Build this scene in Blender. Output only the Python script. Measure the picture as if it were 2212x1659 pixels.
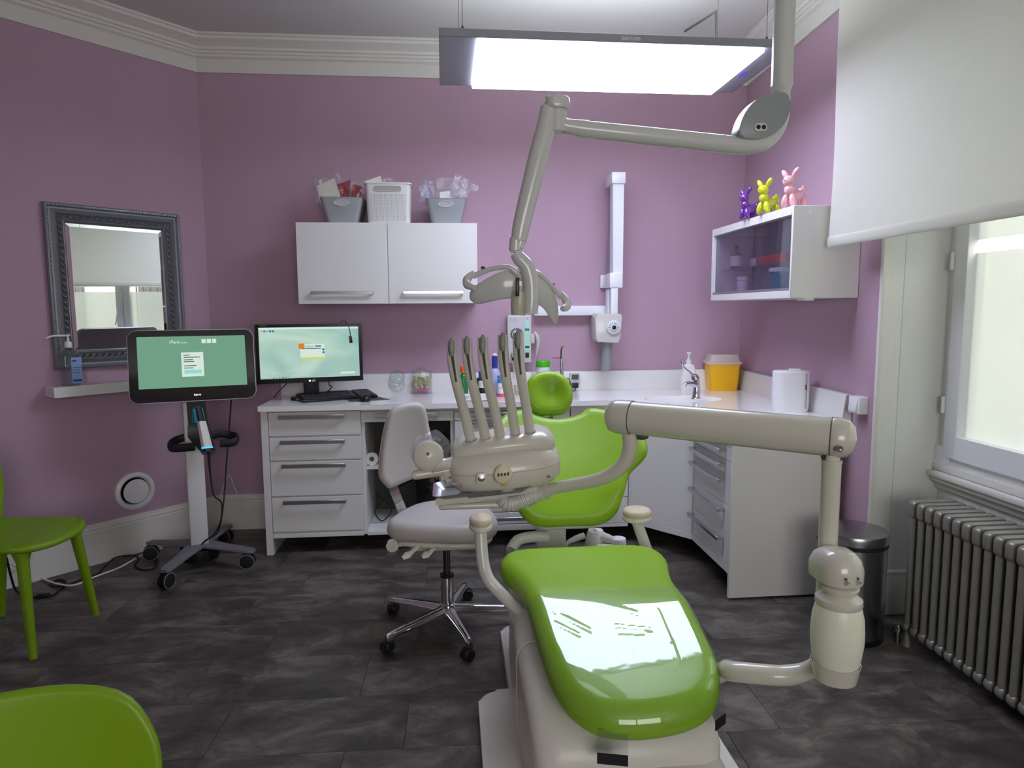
import bpy, bmesh, math, random
from mathutils import Vector, Matrix, noise
for o in list(bpy.data.objects): bpy.data.objects.remove(o)
random.seed(7)
SC = bpy.context.scene
COL = SC.collection
R = math.radians
# ------------------------------------------------------------------ camera
IMG_W, IMG_H, FPX = 2212.0, 1659.0, 1460.0
YAW, PITCH, ROLL, CAM_H = R(5.1), R(6.3), R(0.33), 1.42
FWD = Vector((math.sin(YAW)*math.cos(PITCH), math.cos(YAW)*math.cos(PITCH), -math.sin(PITCH)))
RGT = Vector((math.cos(YAW), -math.sin(YAW), 0)); DWN = FWD.cross(RGT)
RG2 = RGT*math.cos(ROLL) + DWN*math.sin(ROLL); DW2 = DWN*math.cos(ROLL) - RGT*math.sin(ROLL)
cd = bpy.data.cameras.new('camera'); cam = bpy.data.objects.new('camera', cd); COL.objects.link(cam)
cd.sensor_fit = 'HORIZONTAL'; cd.sensor_width = 36.0; cd.lens = 36.0*FPX/IMG_W; cd.clip_start = 0.02
m3 = Matrix((RG2, -DW2, -FWD)).transposed()
cam.matrix_world = Matrix.Translation((0, 0, CAM_H)) @ m3.to_4x4()
SC.camera = cam
def P(px, py, X=None, Y=None, Z=None):
    """room point seen at a photo pixel, on a plane of known X, Y or Z"""
    d = RG2*((px-IMG_W/2)/FPX) + DW2*((py-IMG_H/2)/FPX) + FWD
    t = (Z-CAM_H)/d.z if Z is not None else (Y/d.y if Y is not None else X/d.x)
    return Vector((d.x*t, d.y*t, d.z*t+CAM_H))
# ------------------------------------------------------------------ view, world
vs = SC.view_settings
vs.view_transform = 'Standard'; vs.look = 'None'; vs.gamma = 1.0; vs.use_curve_mapping = False
vs.exposure = 0.55
SC.cycles.max_bounces = 10; SC.cycles.diffuse_bounces = 6; SC.cycles.glossy_bounces = 5
SC.cycles.transparent_max_bounces = 16; SC.cycles.transmission_bounces = 8
SC.cycles.use_denoising = True; SC.cycles.caustics_reflective = False; SC.cycles.caustics_refractive = False
SC.cycles.sample_clamp_indirect = 6.0
w = bpy.data.worlds.new('world'); SC.world = w; w.use_nodes = True
bg = w.node_tree.nodes['Background']; bg.inputs[0].default_value = (1.0, 1.0, 0.97, 1); bg.inputs[1].default_value = 5.2
# daylight portal in the window opening (guides the sky light through the panes)
ld = bpy.data.lights.new('window_portal', 'AREA'); ld.shape = 'RECTANGLE'; ld.size = 2.3; ld.size_y = 1.7
ld.cycles.is_portal = True
lo = bpy.data.objects.new('window_portal', ld); COL.objects.link(lo)
lo.location = (2.38, 1.72, 1.6); lo.rotation_euler = (0, R(90), 0)
lo['kind'] = 'helper'
ld2 = bpy.data.lights.new('window_portal', 'AREA'); ld2.shape = 'RECTANGLE'; ld2.size = 2.2; ld2.size_y = 1.7; ld2.cycles.is_portal = True
lo2 = bpy.data.objects.new('window_portal', ld2); COL.objects.link(lo2); lo2.location = (.5, -2.64, 1.75); lo2.rotation_euler = (R(90), 0, 0); lo2['kind'] = 'helper'  # portal for the added window behind the camera

# ------------------------------------------------------------------ materials
def lin(h):
    if isinstance(h, str):
        h = h.lstrip('#'); c = [int(h[i:i+2], 16)/255 for i in (0, 2, 4)]
    else: c = [v/255 for v in h]
    return tuple((v/12.92 if v <= .04045 else ((v+.055)/1.055)**2.4) for v in c) + (1,)
MATS = {}
def mat(name, col, rough=.5, metal=0, spec=.5, bump=0, bscale=200, var=0, vscale=4, coat=0, trans=0, ior=1.45, alpha=1, sss=0, emit=None, es=0, stretch=None):
    m = bpy.data.materials.new(name); m.use_nodes = True; nt = m.node_tree; N = nt.nodes; L = nt.links
    b = N['Principled BSDF']; c = lin(col)
    b.inputs['Base Color'].default_value = c; b.inputs['Roughness'].default_value = rough; b.inputs['Metallic'].default_value = metal
    b.inputs['Specular IOR Level'].default_value = spec; b.inputs['IOR'].default_value = ior
    b.inputs['Coat Weight'].default_value = coat; b.inputs['Coat Roughness'].default_value = .05
    b.inputs['Transmission Weight'].default_value = trans; b.inputs['Alpha'].default_value = alpha
    if emit: b.inputs['Emission Color'].default_value = lin(emit); b.inputs['Emission Strength'].default_value = es
    tc = N.new('ShaderNodeTexCoord'); mp = N.new('ShaderNodeMapping'); L.new(tc.outputs['Object'], mp.inputs[0])
    if stretch: mp.inputs['Scale'].default_value = stretch
    nz = N.new('ShaderNodeTexNoise'); nz.inputs['Scale'].default_value = vscale; nz.inputs['Detail'].default_value = 6; L.new(mp.outputs[0], nz.inputs['Vector'])
    rp = N.new('ShaderNodeMix'); rp.data_type = 'RGBA'; L.new(nz.outputs['Fac'], rp.inputs[0])
    v = max(var, .015)
    rp.inputs[6].default_value = tuple(x*(1-v) for x in c[:3])+(1,); rp.inputs[7].default_value = tuple(min(1, x*(1+v)) for x in c[:3])+(1,)
    L.new(rp.outputs[2], b.inputs['Base Color'])
    if bump:
        n2 = N.new('ShaderNodeTexNoise'); n2.inputs['Scale'].default_value = bscale; n2.inputs['Detail'].default_value = 3; L.new(mp.outputs[0], n2.inputs['Vector'])
        bp = N.new('ShaderNodeBump'); bp.inputs['Strength'].default_value = bump; bp.inputs['Distance'].default_value = .002
        L.new(n2.outputs['Fac'], bp.inputs['Height']); L.new(bp.outputs[0], b.inputs['Normal'])
    MATS[name] = m; return m
def emis(name, col, s):
    m = bpy.data.materials.new(name); m.use_nodes = True; nt = m.node_tree
    nt.nodes.remove(nt.nodes['Principled BSDF']); e = nt.nodes.new('ShaderNodeEmission'); e.inputs[0].default_value = lin(col); e.inputs[1].default_value = s
    nt.links.new(e.outputs[0], nt.nodes['Material Output'].inputs[0]); return m
def film(name, col=(255, 255, 255), trans=.8, rough=.08, bump=0, bscale=30, ior=1.5):
    """thin clear plastic: mostly passes light, with a glossy skin"""
    m = bpy.data.materials.new(name); m.use_nodes = True; nt = m.node_tree; N = nt.nodes; L = nt.links
    N.remove(N['Principled BSDF'])
    t = N.new('ShaderNodeBsdfTransparent'); t.inputs[0].default_value = lin(col)
    g = N.new('ShaderNodeBsdfGlossy'); g.inputs['Roughness'].default_value = rough
    d = N.new('ShaderNodeBsdfTranslucent'); d.inputs[0].default_value = lin(col)
    d2 = N.new('ShaderNodeBsdfDiffuse'); d2.inputs[0].default_value = lin(col)
    mm = N.new('ShaderNodeMixShader'); mm.inputs[0].default_value = .5; L.new(d.outputs[0], mm.inputs[1]); L.new(d2.outputs[0], mm.inputs[2])
    a = N.new('ShaderNodeMixShader'); a.inputs[0].default_value = 1-trans; L.new(t.outputs[0], a.inputs[1]); L.new(mm.outputs[0], a.inputs[2])
    f = N.new('ShaderNodeFresnel'); ge = N.new('ShaderNodeNewGeometry'); mi = N.new('ShaderNodeMix'); mi.inputs[2].default_value = ior; mi.inputs[3].default_value = 1/ior
    L.new(ge.outputs['Backfacing'], mi.inputs[0]); L.new(mi.outputs[0], f.inputs[0])      # a thin sheet reflects alike from both sides
    b = N.new('ShaderNodeMixShader'); L.new(f.outputs[0], b.inputs[0]); L.new(a.outputs[0], b.inputs[1]); L.new(g.outputs[0], b.inputs[2])
    if bump:
        tc = N.new('ShaderNodeTexCoord'); n2 = N.new('ShaderNodeTexNoise'); n2.inputs['Scale'].default_value = bscale; L.new(tc.outputs['Object'], n2.inputs['Vector'])
        bp = N.new('ShaderNodeBump'); bp.inputs['Strength'].default_value = bump; bp.inputs['Distance'].default_value = .005
        L.new(n2.outputs['Fac'], bp.inputs['Height']); L.new(bp.outputs[0], g.inputs['Normal']); L.new(bp.outputs[0], f.inputs['Normal'])
    L.new(b.outputs[0], N['Material Output'].inputs[0]); return m

# ------------------------------------------------------------------ mesh builder
WL = {}
class MB:
    def __init__(s, T=None): s.bm = bmesh.new(); s.T = T or Matrix(); s.sm = []
    def _add(s, vs, fs, smooth=False):
        T = s.T; bv = [s.bm.verts.new(T @ Vector(v)) for v in vs]; out = []
        flip = T.determinant() < 0
        for f in fs:
            try: fc = s.bm.faces.new([bv[i] for i in (reversed(f) if flip else f)])
            except ValueError: continue
            fc.smooth = smooth; out.append(fc)
        return bv, out
    def box(s, x0, x1, y0, y1, z0, z1, r=0, seg=2):
        x0, x1 = min(x0, x1), max(x0, x1); y0, y1 = min(y0, y1), max(y0, y1); z0, z1 = min(z0, z1), max(z0, z1)
        v = [(x0,y0,z0),(x1,y0,z0),(x1,y1,z0),(x0,y1,z0),(x0,y0,z1),(x1,y0,z1),(x1,y1,z1),(x0,y1,z1)]
        f = [(3,2,1,0),(4,5,6,7),(0,1,5,4),(1,2,6,5),(2,3,7,6),(3,0,4,7)]
        bv, fs = s._add(v, f)
        if r:
            es = list({e for q in fs for e in q.edges})
            g = bmesh.ops.bevel(s.bm, geom=es, offset=r, segments=seg, profile=.5, affect='EDGES', clamp_overlap=True)
            for q in g['faces']: q.smooth = True
        return s
    def hull8(s, pts):   # 8 points ordered like box
        s._add(pts, [(3,2,1,0),(4,5,6,7),(0,1,5,4),(1,2,6,5),(2,3,7,6),(3,0,4,7)]); return s
    def loft(s, rings, cap=True, smooth=True, closed=True):
        n = len(rings[0]); vs = [p for r in rings for p in r]; fs = []
        for i in range(len(rings)-1):
            for j in range(n if closed else n-1):
                k = (j+1) % n; fs.append((i*n+j, i*n+k, (i+1)*n+k, (i+1)*n+j))
        bv, q = s._add(vs, fs, smooth)
        if cap:
            for ids, rev in ((range(n), True), (range((len(rings)-1)*n, len(rings)*n), False)):
                l = [bv[i] for i in ids]
                try: s.bm.faces.new(list(reversed(l)) if rev else l)
                except ValueError: pass
        return s
    def lathe(s, prof, seg=24, smooth=True, cap=True, sx=1, sy=1):
        rings = [[(r*math.cos(2*math.pi*j/seg)*sx, r*math.sin(2*math.pi*j/seg)*sy, z) for j in range(seg)] for r, z in prof]
        return s.loft(rings, cap, smooth)
    def cyl(s, a, b, r, r2=None, seg=16, smooth=True, cap=True):
        return s.tube([a, b], [r, r if r2 is None else r2], seg, cap)
    def tube(s, pts, r, seg=12, cap=True, sub=0, flat=1.0, up=None):
        pts = [Vector(p) for p in pts]; rr = r if isinstance(r, (list, tuple)) else [r]*len(pts)
        if sub: pts, rr = spline(pts, sub, rr)
        rings = []; prev = None
        for i, p in enumerate(pts):
            t = (pts[min(i+1, len(pts)-1)]-pts[max(i-1, 0)]).normalized()
            if prev is None:
                u = Vector(up) if up else (Vector((0, 0, 1)) if abs(t.z) < .9 else Vector((1, 0, 0)))
                a = (u - t*u.dot(t)).normalized()
            else: a = (prev - t*prev.dot(t)).normalized()
            prev = a; b = t.cross(a)
            rings.append([p + (a*math.cos(2*math.pi*j/seg)*rr[i]*flat + b*math.sin(2*math.pi*j/seg)*rr[i]) for j in range(seg)])
        return s.loft(rings, cap, True)
    def ell(s, c, r, M=None, seg=16, rings=10):
        c = Vector(c); M = M or Matrix(); r = r if isinstance(r, (tuple, list)) else (r, r, r)
        vs = [c + M @ Vector((0, 0, -r[2]))]
        for i in range(1, rings):
            a = -math.pi/2 + math.pi*i/rings
            for j in range(seg):
                t = 2*math.pi*j/seg; vs.append(c + M @ Vector((r[0]*math.cos(a)*math.cos(t), r[1]*math.cos(a)*math.sin(t), r[2]*math.sin(a))))
        vs.append(c + M @ Vector((0, 0, r[2]))); n = len(vs); fs = []
        for j in range(seg):
            k = (j+1) % seg; fs.append((0, 1+k, 1+j)); fs.append((n-1, n-1-seg+j, n-1-seg+k))
            for i in range(rings-2): fs.append((1+i*seg+j, 1+i*seg+k, 1+(i+1)*seg+k, 1+(i+1)*seg+j))
        s._add(vs, fs, True); return s
    def prism(s, out, z0, z1, r=0, seg=2):
        n = len(out); a = area(out)
        if a < 0: out = list(reversed(out))
        vs = [(x, y, z0) for x, y in out] + [(x, y, z1) for x, y in out]
        fs = [tuple(reversed(range(n))), tuple(range(n, 2*n))] + [(i, (i+1) % n, n+(i+1) % n, n+i) for i in range(n)]
        bv, q = s._add(vs, fs)
        if r:
            es = list({e for f in q[:2] for e in f.edges})
            g = bmesh.ops.bevel(s.bm, geom=es, offset=r, segments=seg, profile=.5, affect='EDGES', clamp_overlap=True)
            for f in g['faces']: f.smooth = True
        return s
    def cushion(s, out, t, r, fn=None, rings=8, puff=0, er=5, bot=True):
        """pad with a rounded rim: outline (CCW), thickness t, rim radius r, bent by fn"""
        if area(out) < 0: out = list(reversed(out))
        n = len(out); O = [Vector((x, y)) for x, y in out]; c = sum(O, Vector((0, 0)))/n
        nrm = []
        for i in range(n):
            d = (O[(i+1) % n]-O[i-1]).normalized(); nrm.append(Vector((d.y, -d.x)))
        R_ = []
        h = t/2; r = min(r, h)
        prof = [(0, -h)] if False else []
        side = []
        for k in range(er+1):
            a = math.pi/2*k/er; side.append((r*(1-math.cos(a)), h-r+r*math.sin(a)))
        low = [(d, -z) for d, z in reversed(side)] if bot else []
        full = low + side
        def ring(d, z): return [(*(O[i]-nrm[i]*d), z) for i in range(n)]
        seq = []
        base = ring(r, 0)
        if bot:
            for k in range(rings): 
                q = (k+.15)/rings; seq.append([(c.x+(p[0]-c.x)*q, c.y+(p[1]-c.y)*q, -h) for p in base])
        for d, z in full: seq.append(ring(d, z))
        for k in range(rings-1, -1, -1):
            q = (k+.15)/rings; seq.append([(c.x+(p[0]-c.x)*q, c.y+(p[1]-c.y)*q, h+puff*(1-q*q)) for p in base])
        if fn: seq = [[fn(Vector(p)) for p in rg] for rg in seq]
        return s.loft(seq, True, True)
    def quad(s, a, b, c, d): s._add([a, b, c, d], [(0, 1, 2, 3)]); return s
    def grid(s, nu, nv, fn, smooth=True):
        vs = [fn(i/nu, j/nv) for j in range(nv+1) for i in range(nu+1)]
        fs = [(j*(nu+1)+i, j*(nu+1)+i+1, (j+1)*(nu+1)+i+1, (j+1)*(nu+1)+i) for j in range(nv) for i in range(nu)]
        s._add(vs, fs, smooth); return s
    def obj(s, name, m, parent=None, ang=40, keep=False):
        me = bpy.data.meshes.new(name)
        off = WL.get(parent.name, Vector()) if parent else Vector()
        if off.length and not keep: bmesh.ops.translate(s.bm, verts=s.bm.verts, vec=-off)
        bmesh.ops.recalc_face_normals(s.bm, faces=s.bm.faces)
        for f in s.bm.faces: f.smooth = True
        s.bm.to_mesh(me); s.bm.free()
        me.set_sharp_from_angle(angle=R(ang))
        me.materials.append(m if not isinstance(m, str) else MATS[m])
        o = bpy.data.objects.new(name, me); COL.objects.link(o)
        if parent: o.parent = parent
        WL[o.name] = off if parent else Vector()
        return o
def area(o): return sum(o[i-1][0]*o[i][1]-o[i][0]*o[i-1][1] for i in range(len(o)))/2
def spline(pts, sub, rr=None):
    pts = [Vector(p) for p in pts]; out = []; ro = []; n = len(pts); rr = rr or [0]*n
    for i in range(n-1):
        p0, p1, p2, p3 = pts[max(i-1, 0)], pts[i], pts[i+1], pts[min(i+2, n-1)]
        for k in range(sub):
            t = k/sub; t2 = t*t; t3 = t2*t
            out.append(.5*((2*p1)+(p2-p0)*t+(2*p0-5*p1+4*p2-p3)*t2+(3*p1-p0-3*p2+p3)*t3)); ro.append(rr[i]*(1-t)+rr[i+1]*t)
    out.append(pts[-1]); ro.append(rr[-1]); return out, ro
def cspline(pts, sub):   # closed 2d spline
    n = len(pts); P_ = [Vector((p[0], p[1], 0)) for p in pts]; out = []
    for i in range(n):
        p0, p1, p2, p3 = P_[i-1], P_[i], P_[(i+1) % n], P_[(i+2) % n]
        for k in range(sub):
            t = k/sub; t2 = t*t; t3 = t2*t
            q = .5*((2*p1)+(p2-p0)*t+(2*p0-5*p1+4*p2-p3)*t2+(3*p1-p0-3*p2+p3)*t3); out.append((q.x, q.y))
    return out
def rrect(w, h, r, n=6, cx=0, cy=0):
    o = []
    for sx, sy, a0 in ((1, 1, 0), (-1, 1, 90), (-1, -1, 180), (1, -1, 270)):
        for k in range(n+1):
            a = R(a0+90*k/n); o.append((cx+sx*(w/2-r)+r*math.cos(a), cy+sy*(h/2-r)+r*math.sin(a)))
    return o
def circ(r, n=24, cx=0, cy=0, sx=1, sy=1): return [(cx+r*sx*math.cos(2*math.pi*k/n), cy+r*sy*math.sin(2*math.pi*k/n)) for k in range(n)]
def frame(o, x, z):   # matrix: local x along x, local z along z (world vectors)
    x = Vector(x).normalized(); z = Vector(z); z = (z-x*z.dot(x)).normalized(); y = z.cross(x)
    M = Matrix((x, y, z)).transposed().to_4x4(); M.translation = Vector(o); return M
def axis(a, b):       # matrix with local z from a to b
    z = (Vector(b)-Vector(a)).normalized(); u = Vector((1, 0, 0)) if abs(z.x) < .9 else Vector((0, 1, 0))
    return frame(a, u - z*u.dot(z), z)
def TR(x, y, z, rz=0): return Matrix.Translation((x, y, z)) @ Matrix.Rotation(rz, 4, 'Z')
def tag(o, label, cat, group=None):
    o['label'] = label; o['category'] = cat
    if group: o['group'] = group
    return o
def thing(name, label, cat, loc, group=None):
    o = bpy.data.objects.new(name, None); COL.objects.link(o); o.location = loc; o.empty_display_size = .05
    WL[o.name] = Vector(loc); return tag(o, label, cat, group)
def struct(o): o['kind'] = 'structure'; return o
def text(s, size, M, m, name, parent, align='CENTER', ex=.0003):
    cu = bpy.data.curves.new('t', 'FONT'); cu.body = s; cu.size = size; cu.extrude = ex; cu.align_x = align; cu.align_y = 'CENTER'; cu.resolution_u = 3
    ob = bpy.data.objects.new('t', cu); COL.objects.link(ob); bpy.context.view_layer.update()
    me = bpy.data.meshes.new_from_object(ob.evaluated_get(bpy.context.evaluated_depsgraph_get())); bpy.data.objects.remove(ob)
    off = WL.get(parent.name, Vector()) if parent else Vector()
    me.transform(Matrix.Translation(-off) @ M); me.materials.clear(); me.materials.append(m)
    o = bpy.data.objects.new(name, me); COL.objects.link(o); o.parent = parent; WL[o.name] = off; return o
def copy_tree(o, parent=None, delta=None):
    c = o.copy(); COL.objects.link(c); c.parent = parent
    for ch in list(o.children): copy_tree(ch, c)
    if delta is not None: c.location = c.location + Vector(delta); WL[c.name] = Vector(c.location)
    return c

# palette
M_wall = mat('purple_wallpaper', '#b698aa', .85, spec=.2, bump=.5, bscale=260, var=.05, vscale=3, stretch=(1, 1, .35))
M_white = mat('white_laminate', '#dcdbd9', .35, var=.01)
M_top = mat('white_worktop', '#f0efee', .12, coat=.3)
M_paint = mat('white_paint', '#d9d7d0', .6, spec=.3, bump=.1, bscale=60)
M_ceil = mat('ceiling_paint', '#d2d2cf', .9, spec=.1, bump=.15, bscale=30)
M_reveal = mat('white_textured_wallpaper', '#dadcd6', .8, spec=.2, bump=.9, bscale=120, stretch=(1, 1, .4))
M_pvc = mat('white_pvc', '#e3e4e6', .25)
M_cream = mat('cream_plastic', '#d6d3c6', .3, coat=.25)
M_cream2 = mat('light_grey_plastic', '#c9c9c2', .28, coat=.3)
M_grey = mat('grey_plastic', '#8d8d88', .35)
M_dgrey = mat('dark_grey_plastic', '#4b4a47', .4)
M_black = mat('black_plastic', '#111215', .35)
M_blackg = mat('black_glass', '#0b0c0e', .06, coat=1)
M_rubber = mat('black_rubber', '#15151a', .6)
M_chrome = mat('chrome', '#d8d8da', .07, metal=1)
M_alu = mat('brushed_aluminium', '#c4c5ca', .28, metal=1)
M_steel = mat('stainless_steel', '#9c9d9f', .25, metal=1, bump=.15, bscale=40, stretch=(12, 12, .3))
M_green = mat('green_vinyl', '#86b01c', .38, bump=.12, bscale=400, var=.03)
M_gplas = mat('green_plastic', '#74980f', .42, bump=.08, bscale=500)
M_stool = mat('grey_vinyl', '#bdb9b4', .4, bump=.1, bscale=500)
M_iron = mat('grey_cast_iron', '#86837c', .36, metal=.35, bump=.5, bscale=90, var=.12, vscale=25)
M_clear = film('clear_plastic', (232, 236, 238), trans=.93, rough=.04)
M_bag = film('polythene_bag', (240, 240, 245), trans=.72, rough=.12, bump=.8, bscale=45, ior=1.5)
M_cover = film('clear_vinyl_cover', (250, 255, 250), trans=.985, rough=.03, bump=.05, bscale=14, ior=1.62)
M_blue = mat('blue_plastic', '#1f3d9a', .35)
M_lblue = mat('light_blue_print', '#3a8fd8', .45)
M_pink = mat('pink_paper', '#f08cc8', .6)
M_yellow = mat('yellow_plastic', '#f0b90a', .35)
M_red = mat('red_plastic', '#c8323c', .4)
M_orange = mat('orange_plastic', '#ef6a1e', .35)
M_lgreen = mat('bright_green_plastic', '#46b01e', .3)
M_paper = mat('white_paper', '#e6e4df', .7)
M_ink = mat('dark_print', '#3a3d45', .6)
M_silverf = mat('antique_silver_frame', '#85888d', .35, metal=.5, bump=.5, bscale=120, var=.1, vscale=40)
M_mirror = mat('mirror_glass', '#eef2f0', .01, metal=1)
M_glass = film('clear_glass', trans=.97, rough=.01, ior=1.5)
M_teal = mat('teal_plastic', '#0f8aa0', .3)
# ================================================================== ROOM
YB, CEIL = 4.45, 3.05
LA = R(47.5)
A = Vector((-1.52, YB)); B = Vector((1.955, YB)); RD = Vector((-0.0395, -1.0)).normalized()
C2 = B + RD*7.0; L1 = A - Vector((math.cos(LA), math.sin(LA)))*1.75; D2 = Vector((L1.x, C2.y))
ROOM = [D2, C2, B, A, L1]            # counter-clockwise
def RX(y): return B.x + RD.x/RD.y*(y-B.y)     # right wall x at depth y
def offs(poly, d, closed=True):
    n = len(poly); out = []
    for i in range(n):
        if closed or 0 < i < n-1:
            a = (poly[i]-poly[i-1]).normalized(); b = (poly[(i+1) % n]-poly[i]).normalized()
        elif i == 0: a = b = (poly[1]-poly[0]).normalized()
        else: a = b = (poly[-1]-poly[-2]).normalized()
        na, nb = Vector((-a.y, a.x)), Vector((-b.y, b.x)); m = (na+nb).normalized()
        out.append(poly[i] + m*(d/max(.3, m.dot(na))))
    return out
def inside_clip(poly, clip):
    out = poly
    for i in range(len(clip)):
        a, b = clip[i-1], clip[i]; e = b-a; nxt = []
        f = lambda p: e.x*(p.y-a.y)-e.y*(p.x-a.x)
        for k in range(len(out)):
            p, q = out[k-1], out[k]; fp, fq = f(p), f(q)
            if (fp >= 0) != (fq >= 0): nxt.append(p + (q-p)*(fp/(fp-fq)))
            if fq >= 0: nxt.append(q)
        out = nxt
        if not out: return out
    return out
# floor ---------------------------------------------------------------
def floor_mat():
    m = bpy.data.materials.new('slate_vinyl'); m.use_nodes = True; nt = m.node_tree; N = nt.nodes; L = nt.links; b = N['Principled BSDF']
    geo = N.new('ShaderNodeNewGeometry'); oi = N.new('ShaderNodeObjectInfo'); mul = N.new('ShaderNodeVectorMath'); mul.operation = 'SCALE'; mul.inputs[3].default_value = 37
    cb = N.new('ShaderNodeCombineXYZ'); L.new(oi.outputs['Random'], cb.inputs[0]); L.new(oi.outputs['Random'], cb.inputs[2]); L.new(cb.outputs[0], mul.inputs[0])
    ad = N.new('ShaderNodeVectorMath'); L.new(geo.outputs['Position'], ad.inputs[0]); L.new(mul.outputs[0], ad.inputs[1])
    mp = N.new('ShaderNodeMapping'); mp.inputs['Scale'].default_value = (1, 1.7, 1); mp.inputs['Rotation'].default_value = (0, 0, .5); L.new(ad.outputs[0], mp.inputs[0])
    n1 = N.new('ShaderNodeTexNoise'); n1.inputs['Scale'].default_value = 4.5; n1.inputs['Detail'].default_value = 9; n1.inputs['Roughness'].default_value = .66; n1.inputs['Distortion'].default_value = .5
    n2 = N.new('ShaderNodeTexNoise'); n2.inputs['Scale'].default_value = 26; n2.inputs['Detail'].default_value = 8; n2.inputs['Distortion'].default_value = 1.5
    for n in (n1, n2): L.new(mp.outputs[0], n.inputs['Vector'])
    cr = N.new('ShaderNodeValToRGB'); e = cr.color_ramp.elements
    e[0].position = .38; e[0].color = lin('#37332f'); e[1].position = .64; e[1].color = lin('#6c665f')
    q = e.new(.5); q.color = lin('#4c4743')
    L.new(n1.outputs['Fac'], cr.inputs[0])
    mx = N.new('ShaderNodeMix'); mx.data_type = 'RGBA'; mx.blend_type = 'OVERLAY'; mx.inputs[0].default_value = .3
    L.new(cr.outputs[0], mx.inputs[6]); L.new(n2.outputs['Fac'], mx.inputs[7]); L.new(mx.outputs[2], b.inputs['Base Color'])
    b.inputs['Roughness'].default_value = .42; b.inputs['Specular IOR Level'].default_value = .4
    bp = N.new('ShaderNodeBump'); bp.inputs['Strength'].default_value = .25; bp.inputs['Distance'].default_value = .002; L.new(n2.outputs['Fac'], bp.inputs['Height']); L.new(bp.outputs[0], b.inputs['Normal'])
    return m
M_floor = floor_mat(); M_joint = mat('tile_joint', '#2a2928', .8)
b = MB(); b.prism([tuple(p) for p in offs(ROOM, -.1)], -.08, -.004); b.box(1.7, 2.36, .55, 2.9, -.08, -.0045)
floor = struct(b.obj('floor', M_joint))
TW, TH, SK = .6345, .3145, R(-1.0)
def tile_mesh(poly):
    t = MB(); t.prism(poly, -.004, 0, r=.0009, seg=1); o = t.obj('tile', M_floor, floor); return o
full = None; ct, st = math.cos(SK), math.sin(SK)
room_in = offs(ROOM, .0)
for j in range(-4, 8):
    for i in range(-6, 5):
        x0 = (1.055 if j % 2 == 0 else .868) + i*TW; y0 = 2.062 + j*TH + .018
        cn = [(x0, y0), (x0+TW, y0), (x0+TW, y0+TH), (x0, y0+TH)]
        cn = [Vector((x*ct-y*st-2.08*math.sin(-SK)*0, x*st+y*ct)) for x, y in cn]
        g = .0006; cc = sum(cn, Vector((0, 0)))/4
        cn = [p + (cc-p).normalized()*g*1.4 for p in cn]
        rec = [Vector((1.7, .6)), Vector((2.25, .6)), Vector((2.25, 2.85)), Vector((1.7, 2.85))]
        cl = inside_clip(cn, room_in); ar = abs(area([tuple(p) for p in cl])) if len(cl) > 2 else 0
        if ar < .002: 
            continue
        if ar > TW*TH*.985:
            if full is None:
                t = MB(); t.prism([tuple(p-cc) for p in cn], -.004, 0, r=.0009, seg=1); o = t.obj('tile', M_floor, floor); full = o.data; o.location = (cc.x, cc.y, 0)
            else:
                o = bpy.data.objects.new('tile', full); COL.objects.link(o); o.parent = floor; o.location = (cc.x, cc.y, 0)
        else: tile_mesh([tuple(p) for p in cl])
b = MB(); b.prism([(C2.x, C2.y), (RX(.8), .8), (L1.x, .8), (D2.x, D2.y)], -.0038, -.0002); b.obj('tile_run', M_floor, floor)
b = MB(); b.prism([(RX(2.85)-.005, 2.85), (2.21, 2.85), (2.21, .6), (RX(.6)-.005, .6)], -.0038, -.0002); b.obj('tile_run', M_floor, floor)
# ceiling, walls -------------------------------------------------------
b = MB(); b.prism([tuple(p) for p in offs(ROOM, -.1)], CEIL, CEIL+.1); struct(b.obj('ceiling', M_ceil))
def wall(name, p, q, z0=0, z1=CEIL, th=.1, m=M_wall):
    d = (q-p).normalized(); n = Vector((d.y, -d.x))*th
    w_ = MB(); w_.prism([tuple(p), tuple(q), tuple(q+n), tuple(p+n)], z0, z1); return struct(w_.obj(name, m))
wall('wall_back', B + Vector((.1, 0)), A - Vector((.1, 0)))
wall('wall_left', A, L1)
wall('wall_far_left', L1, D2)
FY = D2.y; FX0, FX1, FZ0, FZ1 = -.6, 1.6, .9, 2.6     # window opening added behind the camera to brighten surfaces facing it
wall('wall_front', D2, Vector((FX0, FY)))
wall('wall_front_right', Vector((FX1, FY)), C2)
wall('wall_front_below', Vector((FX0, FY)), Vector((FX1, FY)), 0, FZ0)
wall('wall_front_above', Vector((FX0, FY)), Vector((FX1, FY)), FZ1, CEIL)
W0, W1, WX, WTOP = 2.85, .60, 2.21, 2.62
wall('wall_right', Vector((RX(W0), W0)), B)
wall('wall_right_near', C2, Vector((RX(W1), W1)))
wall('wall_right_above', Vector((RX(W1), W1)), Vector((RX(W0), W0)), WTOP, CEIL)
# window recess
b = MB(); b.box(RX(W0)+.1, WX+.16, W0-.006, W0+.1, 0, WTOP); b.box(RX(W0)+.012, RX(W0)+.101, W0-.006, W0+.1, 0, WTOP); struct(b.obj('wall_reveal_far', M_reveal))
b = MB(); b.box(RX(W1)+.0, WX+.16, W1-.1, W1, 0, WTOP); struct(b.obj('wall_reveal_near', M_reveal))
b = MB(); b.box(WX, WX+.16, W1, W0, 0, .66); struct(b.obj('wall_under_window', M_reveal))
b = MB(); b.box(RX(W0)+.0, WX+.16, W1-.1, W0+.1, WTOP, WTOP+.1); struct(b.obj('wall_lintel', M_reveal))
b = MB(); b.box(RX(W0)-.006, RX(W0)+.02, W0-.014, W0+.008, 0, WTOP, r=.005); struct(b.obj('trim_1', M_paint))
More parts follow.
